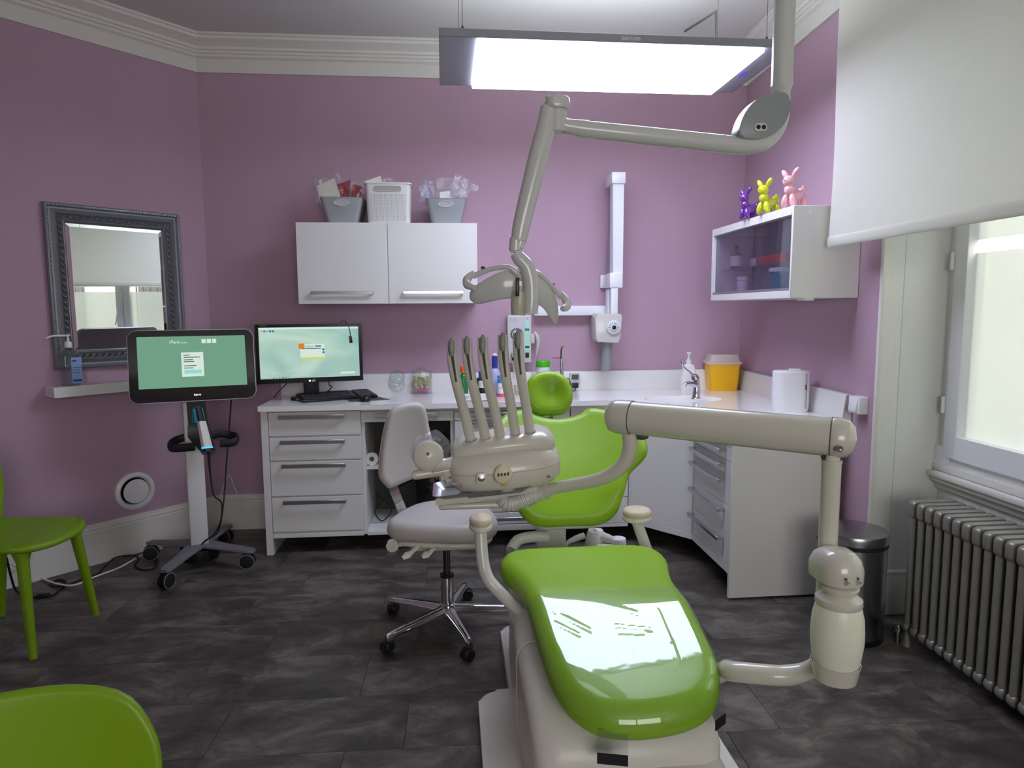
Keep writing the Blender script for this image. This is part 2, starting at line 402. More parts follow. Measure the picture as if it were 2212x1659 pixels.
# cornice: profile swept round the room
prof = [(0, 2.862), (.012, 2.862), (.014, 2.90), (.03, 2.935), (.045, 2.945), (.047, 2.957), (.058, 2.962), (.060, 2.974), (.072, 2.978), (.075, 2.992), (.105, 3.01), (.128, 3.02), (.13, 3.034), (.142, 3.038), (.144, 3.0495), (0, 3.0495)]
b = MB(); b.loft([[(p.x, p.y, z) for p in offs(ROOM, d+.0005)] for d, z in prof], cap=False); struct(b.obj('trim_2', M_paint, ang=25))
# baseboards
def board(name, path, h=.232, t=.018):
    pf = [(0, 0), (t, 0), (t, h-.045), (t-.004, h-.04), (t-.002, h-.028), (t-.008, h-.012), (t-.009, h), (0, h)]
    s_ = MB(); s_.loft([[(p.x, p.y, z) for p in offs(path, d+.0005, False)] for d, z in pf], cap=False, closed=False)
    return struct(s_.obj(name, M_paint, ang=25))
board('baseboard_left', [Vector((1.9, YB)), A, L1, D2])
board('baseboard_right', [Vector((RX(W0), W0)), Vector((RX(3.06), 3.06))], h=.232)
b = MB(); b.box(RX(W0)+.02, WX, W0-.018, W0-.003, 0, .21, r=.004); b.box(RX(W0)+.02, WX, W0-.024, W0-.003, .195, .215, r=.004); struct(b.obj('baseboard_reveal', M_paint))
# window ---------------------------------------------------------------
M_frost = film('frosted_film', (214, 218, 216), trans=.42, rough=.25)
b = MB(); b.box(WX-.06, WX+.05, W1, W0, .66, .685, r=.006); b.box(WX-.045, WX+.05, W1, W0, .635, .66, r=.01); b.box(WX-.02, WX+.04, W1, W0, .60, .635, r=.012); b.box(WX-.035, WX+.04, W1, W0, .685, .72, r=.008)
struct(b.obj('window_sill', M_paint))
cas = [(2.795, 2.075), (2.075, 1.355), (1.355, .635)]
win = MB(); win.box(WX-.005, WX+.07, W1, W0, .70, .765); win.box(WX-.005, WX+.07, W1, W0, WTOP-.05, WTOP); win.box(WX-.005, WX+.07, W0-.06, W0, .70, WTOP); win.box(WX-.005, WX+.07, W1, W1+.04, .72, WTOP)
win.box(WX-.028, WX+.06, W0-.075, W0, .66, .80); win = struct(win.obj('window_1', M_pvc))
for k, (ya, yb) in enumerate(cas):
    b = MB(); f = .075
    b.box(WX-.0295, WX+.0445, yb+f, ya-f, .755, .755+.10); b.box(WX-.0295, WX+.0445, yb+f, ya-f, WTOP-.14, WTOP-.04)
    b.box(WX-.03, WX+.045, ya-.004-f, ya-.004, .755, WTOP-.04, r=.006); b.box(WX-.03, WX+.045, yb+.004, yb+.004+f, .755, WTOP-.04, r=.006)
    fr = b.obj('window_frame', M_pvc, win)
    for z0, z1, mm in ((.85, 1.645, M_frost), (1.645, 1.70, M_glass), (1.70, WTOP-.13, M_frost)):
        b = MB(); b.box(WX+.012, WX+.018, yb+.004+f-.005, ya-.004-f+.005, z0+.0005, z1); b.obj('pane', mm, fr)
    if k != 0:
        b = MB(); b.box(WX-.045, WX-.03, ya-.055, ya-.025, 1.36, 1.50, r=.005); b.box(WX-.08, WX-.045, ya-.05, ya-.032, 1.42, 1.44, r=.004); b.tube([(WX-.075, ya-.041, 1.43), (WX-.078, ya-.05, 1.36), (WX-.075, ya-.075, 1.27)], [.010, .010, .008], 10, sub=4); b.obj('window_handle', M_pvc, fr)
    for z in (.95, 1.58):
        b = MB(); b.cyl((WX-.036, ya-.0, z), (WX-.036, ya-.0, z+.075), .008); b.obj('hinge', M_pvc, fr)
b = MB(); y0, y1 = FY-.09, FY-.04
b.box(FX0, FX1, y0, y1, FZ0, FZ0+.07); b.box(FX0, FX1, y0, y1, FZ1-.07, FZ1); b.box(FX0, FX0+.07, y0, y1, FZ0+.07, FZ1-.07); b.box(FX1-.07, FX1, y0, y1, FZ0+.07, FZ1-.07); b.box(.46, .54, y0, y1, FZ0+.07, FZ1-.07)
fill_win = struct(b.obj('added_fill_window', M_pvc))  # unseen window, added as fill light from behind the camera
for x0, x1 in ((FX0+.07, .46), (.54, FX1-.07)):
    b = MB(); b.box(x0, x1, y0+.02, y0+.026, FZ0+.07, FZ1-.07); b.obj('pane', M_glass, fill_win)
# outside: pale facade across the yard, paved yard
b = MB(); M_fac = mat('pale_stone', '#cbc8be', .9, var=.12, vscale=3, bump=.5, bscale=20)
b.box(6.2, 6.6, -7, 12, -.6, 3.4); fac = b.obj('facade', M_fac); tag(fac, 'pale stone building seen through the clear strip of the window', 'building')
for y0 in (-3.2, -1.4, .4, 2.2):
    b = MB(); b.box(6.16, 6.2, y0, y0+.9, .9, 2.6); wf = b.obj('window', M_dgrey, fac)
    for q in range(9):
        b = MB(); b.box(6.11, 6.125, y0-.02+q*.115, y0+q*.115, .8, 1.9); b.obj('railing_bar', M_black, fac)
b = MB(); b.box(2.5, 8, -7, 12, -.7, -.6); struct(b.obj('ground', mat('yard_paving', '#8f8f88', .9, var=.1)))
# roller blind
M_blind = bpy.data.materials.new('blind_fabric'); M_blind.use_nodes = True
nt = M_blind.node_tree; N = nt.nodes; N.remove(N['Principled BSDF']); d1 = N.new('ShaderNodeBsdfDiffuse'); d2_ = N.new('ShaderNodeBsdfTranslucent'); mx = N.new('ShaderNodeMixShader'); mx.inputs[0].default_value = .38
for d in (d1, d2_): d.inputs[0].default_value = lin('#e6e5dc')
nz = N.new('ShaderNodeTexNoise'); nz.inputs['Scale'].default_value = 300; bp = N.new('ShaderNodeBump'); bp.inputs['Strength'].default_value = .3; bp.inputs['Distance'].default_value = .002
nt.links.new(nz.outputs['Fac'], bp.inputs['Height']); nt.links.new(bp.outputs[0], d1.inputs['Normal'])
nt.links.new(d1.outputs[0], mx.inputs[1]); nt.links.new(d2_.outputs[0], mx.inputs[2]); nt.links.new(mx.outputs[0], N['Material Output'].inputs[0])
BY0, BY1, BX = 1.15, 2.985, 1.715
bl = thing('roller_blind', 'white fabric roller blind hanging half down over the window', 'blind', (BX, 2.2, 1.69))
b = MB(); b.grid(40, 16, lambda u, v: (BX + .006*math.sin(u*9+v*3) + .004*math.sin(v*7+u*4), BY1-(BY1-BY0)*u, 1.735+(2.955-1.735)*v)); b.obj('fabric', M_blind, bl)
b = MB(); b.loft([[(BX+.0055*math.cos(a), BY1-(BY1-BY0)*u, 1.715+.024*math.sin(a)) for a in [2*math.pi*k/12 for k in range(12)]] for u in (0, .25, .5, .75, 1)]); b.obj('hem_bar', M_blind, bl)
b = MB(); b.cyl((BX, BY0, 2.98), (BX, BY1, 2.98), .03); b.obj('roller', M_pvc, bl)
for y in (BY0-.01, BY1+.01):
    b = MB(); b.box(BX-.02, RX(y)-.12, y-.004, y+.004, 2.94, 3.02); b.obj('bracket', M_alu, bl)
# ================================================================== BASE CABINETS
YF = 3.93        # front plane of the cabinet run along the back wall
def X_(px, y=1000, Y=YF): return P(px, y, Y=Y).x
def Z_(py, px=680, Y=YF): return P(px, py, Y=Y).z
def handle(x0, x1, z, parent, y=YF, h=.018):
    b = MB(); b.box(x0, x1, y-.034, y-.026, z-h/2-.002, z+h/2+.002, r=.0012, seg=1)
    for x in (x0, x1-.012): b.box(x, x+.012, y-.027, y+.001, z-h/2, z+h/2)
    return b.obj('handle', M_alu, parent)
def drawer(x0, x1, z0, z1, parent, hz, hx0, hx1, y=YF):
    b = MB(); b.box(x0+.0015, x1-.0015, y, y+.019, z0+.0015, z1-.0015, r=.001, seg=1); d = b.obj('drawer', M_white, parent)
    handle(hx0, hx1, hz, d, y); return d
zr = Z_(1150); ZB = Z_(1163, 600)
xl0, xl1 = X_(563, 900), X_(577, 900); xk = X_(782)
# --- left drawer unit
u1 = thing('drawer_cabinet', 'white four-drawer cabinet at the left end, under the computer monitor', 'cabinet', (-.7, 4.15, 0))
b = MB(); b.box(xl0, xl0+.038, YF-.005, YB-.02, 0, .852, r=.001, seg=1); b.obj('side_panel', M_white, u1)
b = MB(); b.box(xl0+.04, xk, YF+.02, YB-.03, ZB, .85); b.obj('body', M_white, u1)
b = MB(); b.box(xl0+.04, xk, YF, YF+.019, ZB, zr-.002, r=.001, seg=1); b.obj('rail', M_white, u1)
b = MB(); b.box(xl0+.04, xk, YF, YF+.019, Z_(888)+.001, .85, r=.001, seg=1); b.obj('rail', M_white, u1)
for (a, c), (ha, hx0, hx1) in zip(((889, 941), (943, 993.5), (995.5, 1070), (1072, 1147)), ((899, 603, 744), (953, 607, 746), (1004, 610, 748), (1082, 614, 749))):
    drawer(xl0+.04, xk, Z_(c), Z_(a), u1, Z_(ha), X_(hx0, ha), X_(hx1, ha))
# --- kneehole unit with one drawer
x2 = X_(982)
u2 = thing('kneehole_cabinet', 'white open cabinet with one shallow drawer behind the stool', 'cabinet', ((xk+x2)/2, 4.15, 0))
b = MB(); b.box(xk+.001, xk+.02, YF+.021, YB-.03, ZB, .85, r=.001, seg=1); b.obj('side_panel', M_white, u2)
b = MB(); b.box(x2-.022, x2-.001, YF+.021, YB-.03, ZB, .85, r=.001, seg=1); b.obj('side_panel', M_white, u2)
b = MB(); b.box(xk+.02, x2-.022, YB-.06, YB-.04, ZB+.02, .85); b.obj('back_panel', M_dgrey, u2)
b = MB(); b.box(xk+.02, x2-.022, YF, YB-.04, ZB, ZB+.02, r=.001, seg=1); b.obj('bottom_panel', M_white, u2)
b = MB(); b.box(xk+.02, xk+.14, YF+.06, YB-.06, Z_(1022), Z_(1022)+.018); b.obj('shelf', M_white, u2)
b = MB(); b.box(xk+.001, x2-.001, YF, YF+.019, Z_(888, 880)+.001, .85, r=.001, seg=1); b.obj('rail', M_white, u2)
drawer(xk+.001, x2-.001, Z_(911, 880), Z_(888, 880), u2, Z_(895, 880), X_(812, 895), X_(947, 895))
# --- drawer units in the middle
x3, x4 = X_(1232), X_(1358, 1000)
u3 = thing('drawer_cabinet', 'white drawer cabinet behind the dental chair backrest', 'cabinet', ((x2+x3)/2, 4.15, 0))
b = MB(); b.box(x2, x3, YF+.02, YB-.03, ZB, .85); b.obj('body', M_white, u3)
b = MB(); b.box(x2, x3, YF, YF+.019, ZB, Z_(1133, 1080)-.001, r=.001, seg=1); b.obj('rail', M_white, u3)
b = MB(); b.box(x2, x3, YF, YF+.019, Z_(887, 1080)+.001, .85, r=.001, seg=1); b.obj('rail', M_white, u3)
for a, c, h in ((887, 907, 893), (908, 955, 916), (956, 1030, 966), (1031, 1106, 1041), (1107, 1132, 1119)):
    drawer(x2+.002, x3-.002, Z_(c, 1080), Z_(a, 1080), u3, Z_(h, 1080), X_(1015, h), X_(1200, h))
u4 = thing('door_cabinet', 'narrow white cabinet between the drawers and the corner sink unit', 'cabinet', ((x3+x4)/2, 4.15, 0))
b = MB(); b.box(x3, x4, YF+.02, YB-.03, ZB, .74); b.obj('body', M_white, u4)
b = MB(); b.box(x3, x4, YF, YF+.019, ZB, Z_(1130, 1330)-.001, r=.001, seg=1); b.obj('rail', M_white, u4)
b = MB(); b.box(x3, x4, YF, YF+.019, Z_(872, 1280), .85, r=.001, seg=1); b.obj('rail', M_white, u4)
drawer(x3+.002, x4-.002, Z_(1130, 1330), Z_(1074, 1330), u4, Z_(1088, 1330), X_(1258, 1088), X_(1330, 1088))
b = MB(); b.box(x3+.002, x4-.002, YF, YF+.019, Z_(1073, 1330), Z_(874, 1280), r=.001, seg=1); d = b.obj('door', M_white, u4)
handle(X_(1250, 890), X_(1320, 890), Z_(905, 1290), d)
# --- corner sink cabinet with a diagonal door
XR0, YR1, YR0 = 1.332, 3.585, 3.06    # right-hand unit: front plane x, far and near ends
c0, c1 = Vector((x4, YF)), Vector((XR0, YR1))
u5 = thing('sink_cabinet', 'white corner cabinet with a plain diagonal door under the sink', 'cabinet', (1.5, 4.0, 0))
b = MB(); b.prism([(x4, YF+.02), (XR0+.02, YR1), (1.87, YR1), (1.90, YB-.03), (x4, YB-.03)], .125, .70); b.obj('body', M_white, u5)
dd = (c1-c0).normalized(); nn = Vector((dd.y, -dd.x)); Tm = frame((c0.x, c0.y, 0), (dd.x, dd.y, 0), (0, 0, 1)); ln = (c1-c0).length
b = MB(Tm); b.box(.002, ln-.002, 0, .018, .165, .845, r=.001, seg=1); b.obj('door', M_white, u5)
b = MB(Tm); b.box(0, ln, -.001, .018, .125, .163, r=.001, seg=1); b.obj('rail', M_white, u5)
# --- right drawer unit (drawers face the room, end panel faces the camera)
u6 = thing('drawer_cabinet', 'white five-drawer cabinet along the right wall, end panel facing the room', 'cabinet', (1.6, 3.3, 0))
b = MB(); b.box(XR0+.02, 1.87, YR0+.02, YR1-.002, .125, .85); b.obj('body', M_white, u6)
b = MB(); b.box(XR0-.005, 1.865, YR0-.001, YR0+.018, .012, .852, r=.001, seg=1); b.obj('end_panel', M_white, u6)
b = MB(); b.box(XR0, XR0+.019, YR0+.02, YR1-.002, .125, .163, r=.001, seg=1); b.obj('rail', M_white, u6)
b = MB(); b.box(XR0, XR0+.019, YR0+.02, YR1-.002, .828, .85, r=.001, seg=1); b.obj('rail', M_white, u6)
b = MB(); b.box(XR0-.0, XR0+.018, YR1-.022, YR1-.002, .163, .828); b.obj('stile', M_white, u6)
b = MB(); b.cyl((1.4, 3.12, 0), (1.4, 3.12, .02), .018); b.cyl((1.4, 3.12, .018), (1.4, 3.12, .13), .008); b.obj('foot', M_chrome, u6)
zs = [.826, .753, .680, .607, .46, .313, .165]
hz = [.80, .727, .654, .575, .428, .282]
for k in range(6):
    b = MB(); b.box(XR0, XR0+.019, YR0+.021, YR1-.025, zs[k+1]+.0015, zs[k]-.0015, r=.001, seg=1); d = b.obj('drawer', M_white, u6)
    b = MB(); z = hz[k]; b.box(XR0-.038, XR0-.026, YR0+.085, YR1-.02, z-.010, z+.010, r=.0012, seg=1)
    for y in (YR0+.085, YR1-.032): b.box(XR0-.027, XR0+.001, y, y+.012, z-.0055, z+.0055)
    b.obj('handle', M_alu, d)
# --- worktop with sink hole and upstands
ZT = .882
wt = thing('worktop', 'long white L-shaped worktop with low upstand along both walls', 'worktop', (0, 4.2, .85))
sk = P(1476, 862, Z=ZT); skx, sky = sk.x, sk.y
outl = [(X_(556, 875, 3.895), 3.895), (x4-.03, 3.895), (XR0-.04, YR1-.005), (XR0-.035, YR0-.03), (1.895, YR0-.03), (1.945, YB-.002), (X_(556, 875, 3.895), YB-.002)]
b = MB(); bm = b.bm
SRX, SRY = .235, .15
def loop(pts, z): 
    v = [bm.verts.new((x, y, z)) for x, y in pts]; return v, [bm.edges.new((v[i-1], v[i])) for i in range(len(v))]
ov, oe = loop(outl, ZT); hv, he = loop(circ(1, 40, skx, sky, SRX, SRY), ZT)
bmesh.ops.triangle_fill(bm, use_beauty=True, edges=oe+he)
bad = [f for f in bm.faces if ((f.calc_center_median().x-skx)/SRX)**2+((f.calc_center_median().y-sky)/SRY)**2 < .98 and all(((v.co.x-skx)/SRX)**2+((v.co.y-sky)/SRY)**2 < 1.02 for v in f.verts)]
bmesh.ops.delete(bm, geom=bad, context='FACES_ONLY')
g = bmesh.ops.extrude_face_region(bm, geom=list(bm.faces)); bmesh.ops.translate(bm, verts=[e for e in g['geom'] if isinstance(e, bmesh.types.BMVert)], vec=(0, 0, -.030))
b.obj('top', M_top, wt, ang=30)
b = MB(); b.T = TR(skx, sky, ZT); b.lathe([(1.004, 0), (.985, -.004), (.955, -.03), (.85, -.075), (.6, -.105), (.25, -.118), (.05, -.12)], 40, sx=SRX, sy=SRY, cap=False)
b.lathe([(.97*1.03, -.035), (.87, -.08), (.62, -.115), (.05, -.13)], 40, sx=SRX, sy=SRY, cap=False)
b.obj('basin', M_top, wt)
b = MB(); b.T = TR(skx, sky, ZT-.118); b.lathe([(.03, 0), (.03, .003), (.022, .004), (.001, .002)], 20); b.obj('drain', M_chrome, wt)
up = [(0, 0), (.045, 0), (.045, .012), (.030, .12), (.024, .126), (0, .126)]
ux0 = X_(606, 830, 4.4)
b = MB(); b.loft([[(x, YB-.002-d, ZT+.0003+z) for d, z in up] for x in (ux0, 1.93)], smooth=False); b.obj('upstand', M_white, wt)
b = MB(); b.loft([[(RX(y)-.004-d, y, ZT+.0003+z) for d, z in up] for y in (YR0-.028, YB-.05)], smooth=False); b.obj('upstand', M_white, wt)
# --- things in the kneehole
def cable(name, label, pts, r, m, sub=8, cat='cable', group=None):
    b = MB(); b.tube(pts, r, 8, sub=sub); return tag(b.obj(name, m), label, cat, group)
pc = thing('computer_tower', 'black computer tower inside the open cabinet behind the stool', 'computer', (-.10, 4.2, ZB+.02))
b = MB(); b.box(x2-.235, x2-.045, YF+.1, YB-.08, ZB+.021, .62, r=.008); b.obj('case', M_black, pc)
b = MB(); b.box(x2-.23, x2-.05, YF+.094, YF+.1, ZB+.04, .60, r=.002); b.obj('front_panel', M_blackg, pc)
tp = thing('tape_roll', 'roll of white tape on the little shelf of the open cabinet', 'tape', tuple(P(805, 1003, Y=YF+.1)))
zsf = Z_(1022)+.018
b = MB(frame((P(805, 1003, Y=YF+.12).x, YF+.10, zsf+.0388), (1, 0, 0), (0, -1, 0))); b.lathe([(.016, 0), (.038, 0), (.038, .02), (.016, .02), (.016, 0)], 24, cap=False); b.obj('tape', M_paper, tp)
b = MB(frame((P(805, 1003, Y=YF+.12).x, YF+.10, zsf+.0388), (1, 0, 0), (0, -1, 0))); b.lathe([(.012, .001), (.016, .001), (.016, .019), (.012, .019), (.012, .001)], 20, cap=False); b.obj('core', M_grey, tp)
cable('power_cable', 'black power cable coiled in the open cabinet behind the stool', [(xk+.06, 4.1, .30), (xk+.12, 4.05, .26), (xk+.15, 4.08, .2), (xk+.09, 4.1, ZB+.03), (xk+.05, 4.06, ZB+.1), (xk+.1, 4.04, .25), (xk+.18, 4.1, .33), (xk+.28, 4.2, .36)], .004, M_black)
# ================================================================== WALL CABINET (two doors)
YC = 4.10
xa, xb, xm = P(638, 480, Y=YC).x, P(1030, 484, Y=YC).x, P(838, 560, Y=YC).x
za, zb = P(840, 655, Y=YC).z, P(840, 481, Y=YC).z
wc = thing('wall_cabinet', 'white two-door cabinet on the back wall above the monitor', 'cabinet', ((xa+xb)/2, 4.3, za))
b = MB(); b.box(xa+.001, xb-.001, YC+.02, YB-.001, za, zb-.001, r=.001, seg=1); b.obj('body', M_white, wc)
for x0, x1, h0, h1 in ((xa, xm-.0015, 673, 807), (xm+.0015, xb, 871, 1001)):
    b = MB(); b.box(x0, x1, YC, YC+.019, za-.002, zb, r=.001, seg=1); d = b.obj('door', M_white, wc)
    handle(P(h0, 632, Y=YC).x, P(h1, 632, Y=YC).x, P(740, 632.5, Y=YC).z, d, YC, h=.014)
# ================================================================== GLASS CABINET on the right wall
g0 = P(1707, 644, Y=3.03); gz0 = g0.z; gx = g0.x; gy1 = P(1535, 650, X=gx).y; gz1 = P(1709, 443, Y=3.03).z; gw = RX(3.1)
gc = thing('glass_cabinet', 'white wall cabinet with dark sliding glass doors on the right wall', 'cabinet', ((gx+gw)/2, 3.3, gz0))
M_tint = film('tinted_glass', (226, 222, 234), trans=.97, rough=.02, ior=1.5)
t = .016
b = MB(); b.box(gx, gw-.004, 3.03, 3.03+t, gz0, gz1, r=.0015, seg=1); b.obj('side_panel', M_white, gc)
b = MB(); b.box(gx, gw-.001, gy1-t, gy1, gz0, gz1, r=.0015, seg=1); b.obj('side_panel', M_white, gc)
b = MB(); b.box(gx, gw-.002, 3.03+t, gy1-t, gz1-.04, gz1, r=.0015, seg=1); b.obj('top_panel', M_white, gc)
b = MB(); b.box(gx, gw-.002, 3.03+t, gy1-t, gz0, gz0+.035, r=.0015, seg=1); b.obj('bottom_panel', M_white, gc)
b = MB(); b.box(gw-.03, gw-.02, 3.03+t, gy1-t, gz0+.035, gz1-.04); b.obj('back_panel', M_white, gc)
gm = (3.03+gy1)/2
zs_ = gz0+.035
b = MB(); b.box(gx+.03, gx+.034, 3.03+t, gm+.03, zs_+.012, gz1-.042); b.obj('glass_door', M_tint, gc)
b = MB(); b.box(gx+.02, gx+.024, gm-.03, gy1-t, zs_+.012, gz1-.042); b.obj('glass_door', M_tint, gc)
b = MB(); b.box(gx+.004, gx+.04, 3.03+t, gy1-t, zs_, zs_+.014); b.obj('track', M_alu, gc)
b = MB(); b.box(gx+.06, gw-.03, 3.03+t, gy1-t, (gz0+gz1)/2-.035, (gz0+gz1)/2-.029); b.obj('shelf', M_clear, gc)
for y_, z_ in ((3.03, gz0+.03), (3.03, gz1-.03)):
    b = MB(frame((gx+.08, y_, z_), (1, 0, 0), (0, -1, 0))); b.lathe([(.008, 0), (.008, .001), (.001, .002)], 14); b.obj('screw_cap', M_pvc, gc)
b = MB(); b.T = TR(gx+.09, 3.06, gz0-.012); b.lathe([(.03, 0), (.034, .006), (.034, .012)], 20, sx=1.2); b.obj('downlight', M_pvc, gc)
zc = zs_+.0005; zsh = (gz0+gz1)/2-.029
def small_box(name, label, cat, x0, x1, y0, y1, z0, z1, m, lm=None, group=None):
    o = thing(name, label, cat, ((x0+x1)/2, (y0+y1)/2, z0), group); b = MB(); b.box(x0, x1, y0, y1, z0, z1, r=.002); b.obj('body', m, o)
    if lm: b = MB(); b.box(x0-.0008, x0, y0+.01, y1-.01, z0+.012, z1-.012); b.obj('label', lm, o)
    return o
def gp(px, py, d): return P(px, py, X=gx+d).y
y1_, y2_, y3_ = gp(1686, 600, .11), gp(1604, 615, .10), gp(1591, 560, .12)
tub = thing('storage_tub', 'teal plastic tub with white lid in the glass cabinet', 'tub', (gx+.12, y1_, zc))
b = MB(TR(gx+.12, y1_, zc)); b.lathe([(.05, 0), (.055, .01), (.062, .11), (.058, .11), (.05, .015)], 24); b.obj('body', M_teal, tub)
b = MB(TR(gx+.12, y1_, zc+.11)); b.lathe([(.066, -.008), (.068, 0), (.066, .012), (.04, .014)], 24); b.obj('lid', M_paper, tub)
pt = thing('pill_tub', 'small white screw-top tub in the glass cabinet', 'tub', (gx+.1, y2_, zc))
b = MB(TR(gx+.1, y2_, zc)); b.lathe([(.030, 0), (.032, .003), (.032, .075), (.028, .078)], 20); b.obj('body', M_paper, pt)
b = MB(TR(gx+.1, y2_, zc+.078)); b.lathe([(.033, 0), (.033, .018), (.030, .02)], 20); b.obj('lid', M_pvc, pt)
bt = thing('reagent_bottle', 'brown bottle with white label on the glass shelf of the wall cabinet', 'bottle', (gx+.12, y3_, zsh))
b = MB(TR(gx+.12, y3_, zsh+.0003)); b.lathe([(.032, 0), (.034, .004), (.034, .085), (.013, .105), (.012, .125)], 20); b.obj('body', M_dgrey, bt)
b = MB(TR(gx+.12, y3_, zsh+.02)); b.lathe([(.0345, 0), (.0345, .06)], 20, cap=False); b.obj('label', M_paper, bt)
b = MB(TR(gx+.12, y3_, zsh+.125)); b.lathe([(.014, 0), (.014, .018)], 16); b.obj('cap', M_black, bt)
ya_, yb_ = gp(1705, 560, .10), gp(1640, 560, .10)
cr_ = thing('carton', 'red carton with white end on the glass shelf of the wall cabinet', 'box', (gx+.11, (ya_+yb_)/2, zsh))
b = MB(); b.box(gx+.08, gx+.14, ya_, yb_, zsh+.0003, zsh+.045, r=.002); b.obj('body', M_red, cr_)
b = MB(); b.box(gx+.081, gx+.139, yb_, yb_+.07, zsh+.0003, zsh+.044, r=.002); b.obj('end_panel', M_paper, cr_)
small_box('carton', 'long white carton lying on the cabinet floor behind the glass', 'box', gx+.18, gx+.27, 3.25, 3.48, zc, zc+.06, M_paper, None)
# ================================================================== CEILING LIGHT PANEL
ZP = 2.50
n0 = P(948, 78, Z=ZP); n1 = P(1712, 104, Z=ZP); f0 = P(945, 184, Z=ZP)
ux = (n1-n0).normalized(); uy = Vector((-ux.y, ux.x, 0)); PW = (n1-n0).length; PD = abs((f0-n0).dot(uy))
TP = frame(n0, ux, (0, 0, 1))
M_led = emis('led_panel', (222, 228, 255), 11.0)
cl = thing('ceiling_light', 'wide suspended ceiling light panel with a glowing white diffuser', 'ceiling light', tuple(n0 + ux*PW/2 + uy*PD/2))
b = MB(TP); b.box(0, PW, 0, PD, 0, .034, r=.002, seg=1); b.obj('housing', mat('light_housing', '#94969c', .35, metal=.3), cl)
b = MB(TP); b.box(.155, PW-.115, .012, PD-.012, -.016, -.0005, r=.003, seg=1); b.obj('diffuser', M_led, cl)
b = MB(TP); b.box(.25, PW-.25, .12, PD-.12, .0345, .040); b.obj('uplight', emis('uplight', (230, 240, 245), 13.0), cl)
text('zenium', .028, TP @ Matrix.Translation((PW*.53, -.0006, .017)) @ Matrix.Rotation(R(90), 4, 'X'), M_pvc, 'logo', cl)
b = MB(TP); b.box(PW-.075, PW-.065, .29, .36, -.001, -.0003); b.obj('indicator', emis('indicator_blue', (60, 40, 255), 2.0), cl)
for u, v in ((.095, .03), (PW-.1, .03), (.095, PD-.03), (PW-.1, PD-.03)):
    b = MB(TP); b.cyl((u, v, .034), (u, v, CEIL-ZP), .0012, seg=6); b.cyl((u, v, .034), (u, v, .052), .005, seg=10); b.obj('suspension_wire', M_dgrey, cl)
cq = P(1546, 25, Y=3.28); b = MB(); b.tube([(cq.x, 3.28, ZP+.035), (cq.x, 3.28, cq.z-.01), cq, P(1480, 68, Z=CEIL-.005)], .006, 8); b.obj('supply_cable', M_dgrey, cl)
# ================================================================== OPERATING LAMP
YL = 1.97
def q(px, py, dy=0): return P(px, py, Y=YL+dy)
lm = thing('dental_lamp', 'pale grey dental operating lamp on a jointed ceiling arm', 'dental lamp', tuple(q(1690, 0)))
M_lamp = mat('lamp_plastic', '#c6c8c4', .22, coat=.4)
b = MB(); t0 = q(1690, 150); b.cyl((t0.x, t0.y, q(1690, 186).z), (t0.x, t0.y, CEIL-0.0017), 0.0296, seg=28); b.T = TR(t0.x, t0.y, q(1690, 200).z); h_ = q(1690, 186).z-q(1690, 200).z; b.lathe([(0.0223, 0), (0.0261, h_*.4), (0.0296, h_)], 28); b.T = Matrix()
b.obj('ceiling_post', M_lamp, lm)
b = MB(TR(t0.x, t0.y, CEIL-.05)); b.lathe([(0.0308, 0), (0.0642, .01), (.08, 0.0420)], 28); b.obj('ceiling_rose', M_lamp, lm)
pts = [q(1690, 198), q(1690, 225), q(1687, 255), q(1672, 288), q(1645, 309), q(1605, 315), q(1560, 311), q(1400, 294), q(1262, 279)]
b = MB(); b.tube(pts, [0.0223, 0.0223, 0.0223, 0.0231, 0.0248, 0.0257, 0.0257, 0.0248, 0.0231], 20, sub=4); b.obj('upper_arm', M_lamp, lm)
out = [(1588, 299), (1590, 275), (1602, 247), (1624, 222), (1652, 208), (1682, 206), (1697, 214), (1697, 240), (1686, 270), (1665, 292), (1640, 303), (1612, 305)]
pl = [q(*o) for o in out]; pl2 = cspline([(p.x, p.z) for p in pl], 4)
b = MB(frame((0, YL-0.0291, 0), (1, 0, 0), (0, -1, 0))); b.prism([(x, z) for x, z in pl2], -0.0548, 0, r=0.0103, seg=3); hs = b.obj('elbow_cover', mat('lamp_cover', '#8f9596', .35), lm)
cs = q(1633, 281)
b = MB(frame((cs.x, YL-0.0296, cs.z), (1, 0, 0), (0, -1, 0))); b.prism(rrect(0.0377, 0.0240, 0.0116), -0.0034, 0.0034, r=0.0009); b.obj('socket', M_cream2, hs)
for s_ in (-1, 1):
    b = MB(frame((cs.x+s_*0.0081, YL-0.0336, cs.z), (1, 0, 0), (0, -1, 0))); b.prism(circ(0.0064, 16), 0, 0.0005); b.obj('socket_hole', M_black, hs)
ws = q(1703, 232, -0.0188); b = MB(); b.box(ws.x-0.0120, ws.x+0.0009, ws.y-0.0051, ws.y-0.0034, ws.z-0.0120, ws.z+0.0120); b.obj('warning_sticker', mat('amber_sticker', '#d79a3e', .5), hs)
b = MB(); b.tube([q(1268, 280), q(1245, 276), q(1222, 272), q(1206, 262)], [0.0257, 0.0223, 0.0206, 0.0188], 18, sub=3); b.obj('knuckle', M_lamp, lm)
b = MB(); c_ = q(1203, 262); b.cyl((c_.x, c_.y, q(1203, 285).z), (c_.x, c_.y, q(1203, 234).z), 0.0274, seg=24); b.cyl((c_.x+0.0009, c_.y, q(1203, 241).z), (c_.x+0.0009, c_.y, q(1203, 239).z), 0.0291, seg=24); b.obj('joint', M_lamp, lm)
top = q(1203, 226); b = MB(TR(top.x, top.y, q(1203, 238).z)); hh = q(1203, 211).z-q(1203, 238).z; b.prism(rrect(0.0668, .07, 0.0214), 0, hh, r=0.0103, seg=3); b.obj('joint_cap', M_lamp, lm)
